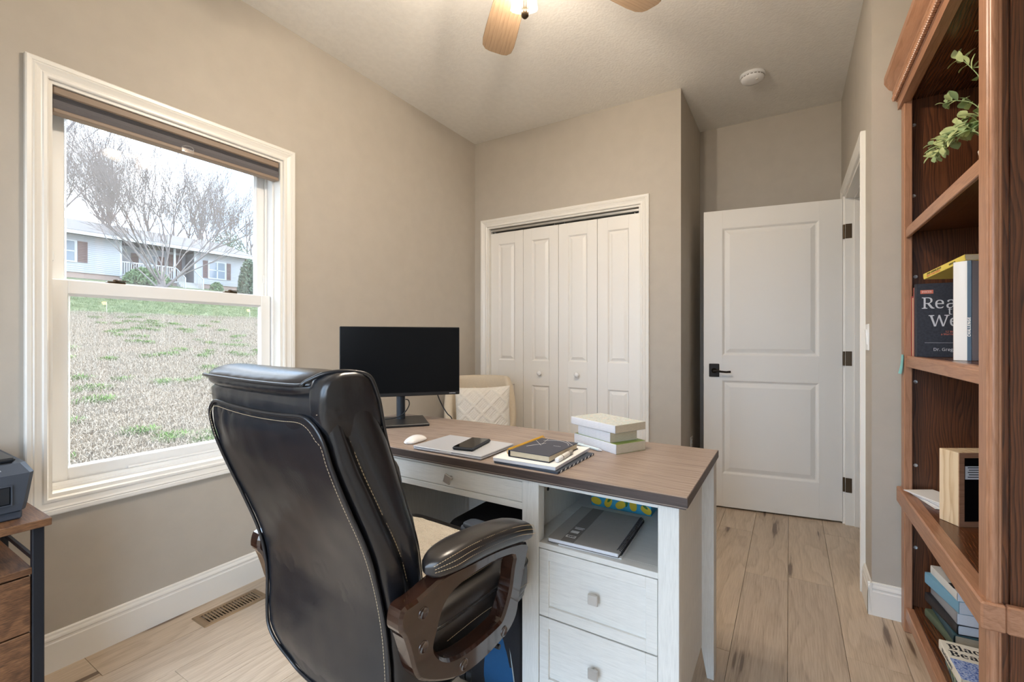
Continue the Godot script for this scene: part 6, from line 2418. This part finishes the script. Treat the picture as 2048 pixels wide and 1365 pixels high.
	var fx := Vector3(0.86, 0, -0.51)          # along the dark face, to the right
	var fn := Vector3(0.51, 0, 0.86)           # out of the dark face
	sg.transform = Transform3D(Basis(fx, Vector3.UP, fn), sg.position)
	st = mk()
	mm(st, Vector3(0, 0, -0.068), Vector3(0.012, 0.235, 0), 0.001)
	mm(st, Vector3(0.178, 0, -0.068), Vector3(0.19, 0.235, 0), 0.001)
	mm(st, Vector3(0.012, 0.223, -0.068), Vector3(0.178, 0.235, 0), 0.001)
	mm(st, Vector3(0.012, 0, -0.068), Vector3(0.178, 0.012, 0), 0.001)
	mm(st, Vector3(0.010, 0.010, -0.066), Vector3(0.18, 0.225, -0.058))
	obj("pine_box", st, M.pine, sg)
	st = mk()
	frame_mould(st, Vector3(0, 0, 0), Vector3.RIGHT, Vector3.UP, Vector3.BACK, 0.016, 0.174, 0.016, 0.219, [[0.0, -0.004], [0.0, 0.0015], [0.016, 0.0015], [0.016, -0.002]])
	obj("stained_edge", st, M.cherry_edge, sg)
	st = mk()
	mm(st, Vector3(0.012, 0.012, -0.010), Vector3(0.178, 0.223, -0.003))
	var bk := obj("backing_card", st, M.screen, sg)
	st = mk()
	mm(st, Vector3(0.022, 0.150, -0.003), Vector3(0.082, 0.192, -0.0024))
	var lab := obj("label_sticker", st, M.white, bk)
	for i in 5:
		st = mk()
		mm(st, Vector3(0.030 + 0.003 * (i % 2), 0.156 + 0.0075 * i, -0.0024), Vector3(0.074 - 0.004 * (i % 3), 0.1585 + 0.0075 * i, -0.0021))
		obj("print_line", st, M.ink, lab)
	var pp := thing("paper_pile", "small pile of white papers behind the box sign", "papers", Vector3(0.47, ty, -2.24), 20.0)
	for i in 5:
		st = mk()
		bx(st, T(Vector3(0.004 * (i % 3), 0.002 + 0.0032 * i, 0.003 * ((i * 2) % 3)), Vector3(0, 5.0 * i - 8.0, 0)), Vector3(0.11, 0.0028, 0.19))
		obj("sheet", st, M.white if i % 2 == 0 else M.paper_white, pp)
	st = mk()
	bx(st, T(Vector3(0.02, 0.028, 0.02), Vector3(0, -14, 6)), Vector3(0.016, 0.004, 0.13), 0.001)
	var wd := obj("paper_knife", st, M.pine, pp)
	# bottom shelf: stack of books and a nearer pile
	var by := 0.1005
	var stack := [["grey-green hardback at the bottom of the shelf stack", 0.17, 0.030, 0.225, C8(92, 104, 84), 4.0], ["dark teal book low in the shelf stack", 0.165, 0.030, 0.220, C8(50, 82, 92), -3.0], ["black hardcover with a white page edge in the shelf stack", 0.16, 0.034, 0.215, C8(34, 36, 42), 5.0], ["grey paperback in the upper part of the shelf stack", 0.15, 0.036, 0.205, C8(150, 152, 156), 1.0], ["pale blue paperback near the top of the shelf stack", 0.15, 0.040, 0.21, C8(120, 170, 196), 7.0], ["white book with a dark title band topping the shelf stack", 0.14, 0.030, 0.20, C8(226, 224, 218), 2.0]]
	var y := by
	for i in stack.size():
		var q: Array = stack[i]
		var b := Basis(Vector3.UP, deg_to_rad(q[5] + 6.0))
		var bb := book("stacked_book", q[0], q[1], q[2], q[3], mat(q[4], 0.5), M.paper_white if i > 1 else M.paper_cream, Transform3D(b, Vector3(0.462 + 0.006 * (i % 2), y, -2.185)), i < 3)
		if i == 5:
			st = mk()
			mm(st, Vector3(0.0, q[2], 0.035), Vector3(q[1], q[2] + 0.0006, 0.075))
			var band := obj("title_band", st, M.ink, bb)
		y += q[2] + 0.0003
	M.cream_cover = mat(C8(236, 230, 214), 0.45)
	M.blue_print = tri(mat(Color.WHITE, 0.4), tex_from(gray(0.02, 78, 4), 512, [C8(60, 84, 160), C8(110, 140, 206), C8(206, 214, 230), C8(90, 116, 190)], 1.6), Vector3(9, 9, 9))
	M.lime_print = tri(mat(Color.WHITE, 0.4), tex_from(gray(0.008, 79, 2), 512, [C8(52, 84, 92), C8(110, 140, 160), C8(196, 208, 60), C8(150, 170, 190)], 2.2), Vector3(9, 9, 9))
	y = by
	book("patterned_book", "lime and slate patterned book under the storybook", 0.13, 0.044, 0.20, M.lime_print, M.paper_cream, Transform3D(Basis(Vector3.UP, deg_to_rad(-3.0)), Vector3(0.428, y, -1.90)), false)
	y += 0.0443
	book("blue_cover_book", "thick blue-covered book beside the storybook on the bottom shelf", 0.13, 0.062, 0.17, M.blue_print, M.paper_white, Transform3D(Basis(Vector3.UP, deg_to_rad(2.0)), Vector3(0.430, by, -1.695)), false)
	var bb := book("storybook", "cream storybook with a large black title lying on the patterned book", 0.135, 0.030, 0.20, M.cream_cover, M.paper_cream, Transform3D(Basis(Vector3.UP, deg_to_rad(2.0)), Vector3(0.420, y, -1.893)), false)
	var flat_t := func(x: float, z2: float) -> Transform3D:
		return Transform3D(Basis(Vector3(1, 0, 0), Vector3(0, 0, -1), Vector3(0, 1, 0)), Vector3(x, 0.0303, z2))
	lettering("Black", 0.026, M.ink, bb, flat_t.call(0.062, -0.068), true, true)
	lettering("Beauty", 0.026, M.ink, bb, flat_t.call(0.070, -0.030), true, true)
	st = mk()
	mm(st, Vector3(0.0, 0.0299, 0.0), Vector3(0.135, 0.0304, 0.10))
	obj("cover_picture", st, M.blue_print, bb)
	lettering("Black Beauty", 0.011, M.ink, bb, Transform3D(Basis(Vector3(0, 0, 1), Vector3(0, 1, 0), Vector3(-1, 0, 0)), Vector3(-0.0014, 0.015, -0.02)), true)

# ---------------------------------------------------------------- small fittings
func build_small_fittings() -> void:
	var st := mk()
	# floor register
	var v := thing("floor_register", "tan metal floor vent under the window", "floor vent", Vector3(-2.046, 0.0, -1.043))
	st = mk()
	frame_mould(st, Vector3(0, 0.0005, 0), Vector3.RIGHT, Vector3.FORWARD, Vector3.UP, -0.036, 0.036, -0.112, 0.112, [[0.0, 0.0], [0.0, 0.004], [0.016, 0.0045], [0.020, 0.0]])
	obj("frame", st, M.vent_tan, v)
	st = mk()
	mm(st, Vector3(-0.0385, -0.26, -0.1145), Vector3(-0.0362, -0.013, 0.1145))
	mm(st, Vector3(0.0362, -0.26, -0.1145), Vector3(0.0385, -0.013, 0.1145))
	mm(st, Vector3(-0.0362, -0.26, -0.1145), Vector3(0.0362, -0.013, -0.1122))
	mm(st, Vector3(-0.0362, -0.26, 0.1122), Vector3(0.0362, -0.013, 0.1145))
	mm(st, Vector3(-0.0385, -0.262, -0.1145), Vector3(0.0385, -0.26, 0.1145))
	obj("duct", st, M.nickel, v)
	for i in 19:
		st = mk()
		bx(st, T(Vector3(0, 0.0030, -0.108 + 0.012 * i), Vector3(25, 0, 0)), Vector3(0.072, 0.0014, 0.0052))
		obj("louver", st, M.vent_tan, v)
	st = mk()
	bx(st, T(Vector3(0, 0.0032, 0)), Vector3(0.003, 0.0018, 0.224))
	obj("center_bar", st, M.vent_tan, v)
	# smoke detector
	var s := thing("smoke_detector", "round white smoke detector on the ceiling near the alcove", "smoke detector", Vector3(-0.19, HC, -3.084))
	st = mk()
	lathe(st, T(Vector3.ZERO), [Vector2(0.0, 0.0), Vector2(0.070, 0.0), Vector2(0.070, -0.010), Vector2(0.066, -0.013), Vector2(0.0, -0.013)], 36)
	obj("base", st, M.white_gloss, s)
	st = mk()
	lathe(st, T(Vector3.ZERO), [Vector2(0.0, -0.013), Vector2(0.063, -0.013), Vector2(0.064, -0.026), Vector2(0.056, -0.036), Vector2(0.030, -0.040), Vector2(0.0, -0.040)], 36)
	obj("cover", st, M.white_gloss, s)
	st = mk()
	lathe(st, T(Vector3(0.025, -0.0385, 0.02)), [Vector2(0.0, 0.0), Vector2(0.009, 0.0), Vector2(0.008, -0.003), Vector2(0.0, -0.003)], 16)
	obj("test_button", st, M.trim, s)
	for i in 20:
		var a := TAU * i / 20.0
		st = mk()
		bx(st, Transform3D(Basis(Vector3.UP, -a), Vector3(cos(a), 0, sin(a)) * 0.0636 + Vector3.UP * -0.020), Vector3(0.0012, 0.005, 0.013))
		obj("slot", st, M.grey_dark, s)
	# light switch and outlet
	var sw := thing("light_switch", "white rocker light switch beside the doorway", "switch", Vector3(XD, 1.162, -2.515))
	st = mk()
	bx(st, T(Vector3(-0.003, 0, 0)), Vector3(0.006, 0.115, 0.070), 0.002)
	obj("plate", st, M.white_gloss, sw)
	st = mk()
	bx(st, T(Vector3(-0.007, 0, 0), Vector3(0, 0, 3)), Vector3(0.005, 0.066, 0.033), 0.0015)
	obj("rocker", st, M.white_gloss, sw)
	var ol := thing("wall_outlet", "white wall outlet low on the side of the closet", "outlet", Vector3(XC, 0.416, -3.36))
	st = mk()
	bx(st, T(Vector3(0.003, 0, 0)), Vector3(0.006, 0.115, 0.070), 0.002)
	obj("plate", st, M.white_gloss, ol)
	for y in [-0.022, 0.022]:
		st = mk()
		bx(st, T(Vector3(0.0065, y, 0)), Vector3(0.002, 0.028, 0.034), 0.0008)
		var rc := obj("receptacle", st, M.white_gloss, ol)
		st = mk()
		for q in [-0.006, 0.006]:
			bx(st, T(Vector3(0.0077, y + 0.003, q)), Vector3(0.0006, 0.009, 0.002))
		obj("slots", st, M.ink, rc)
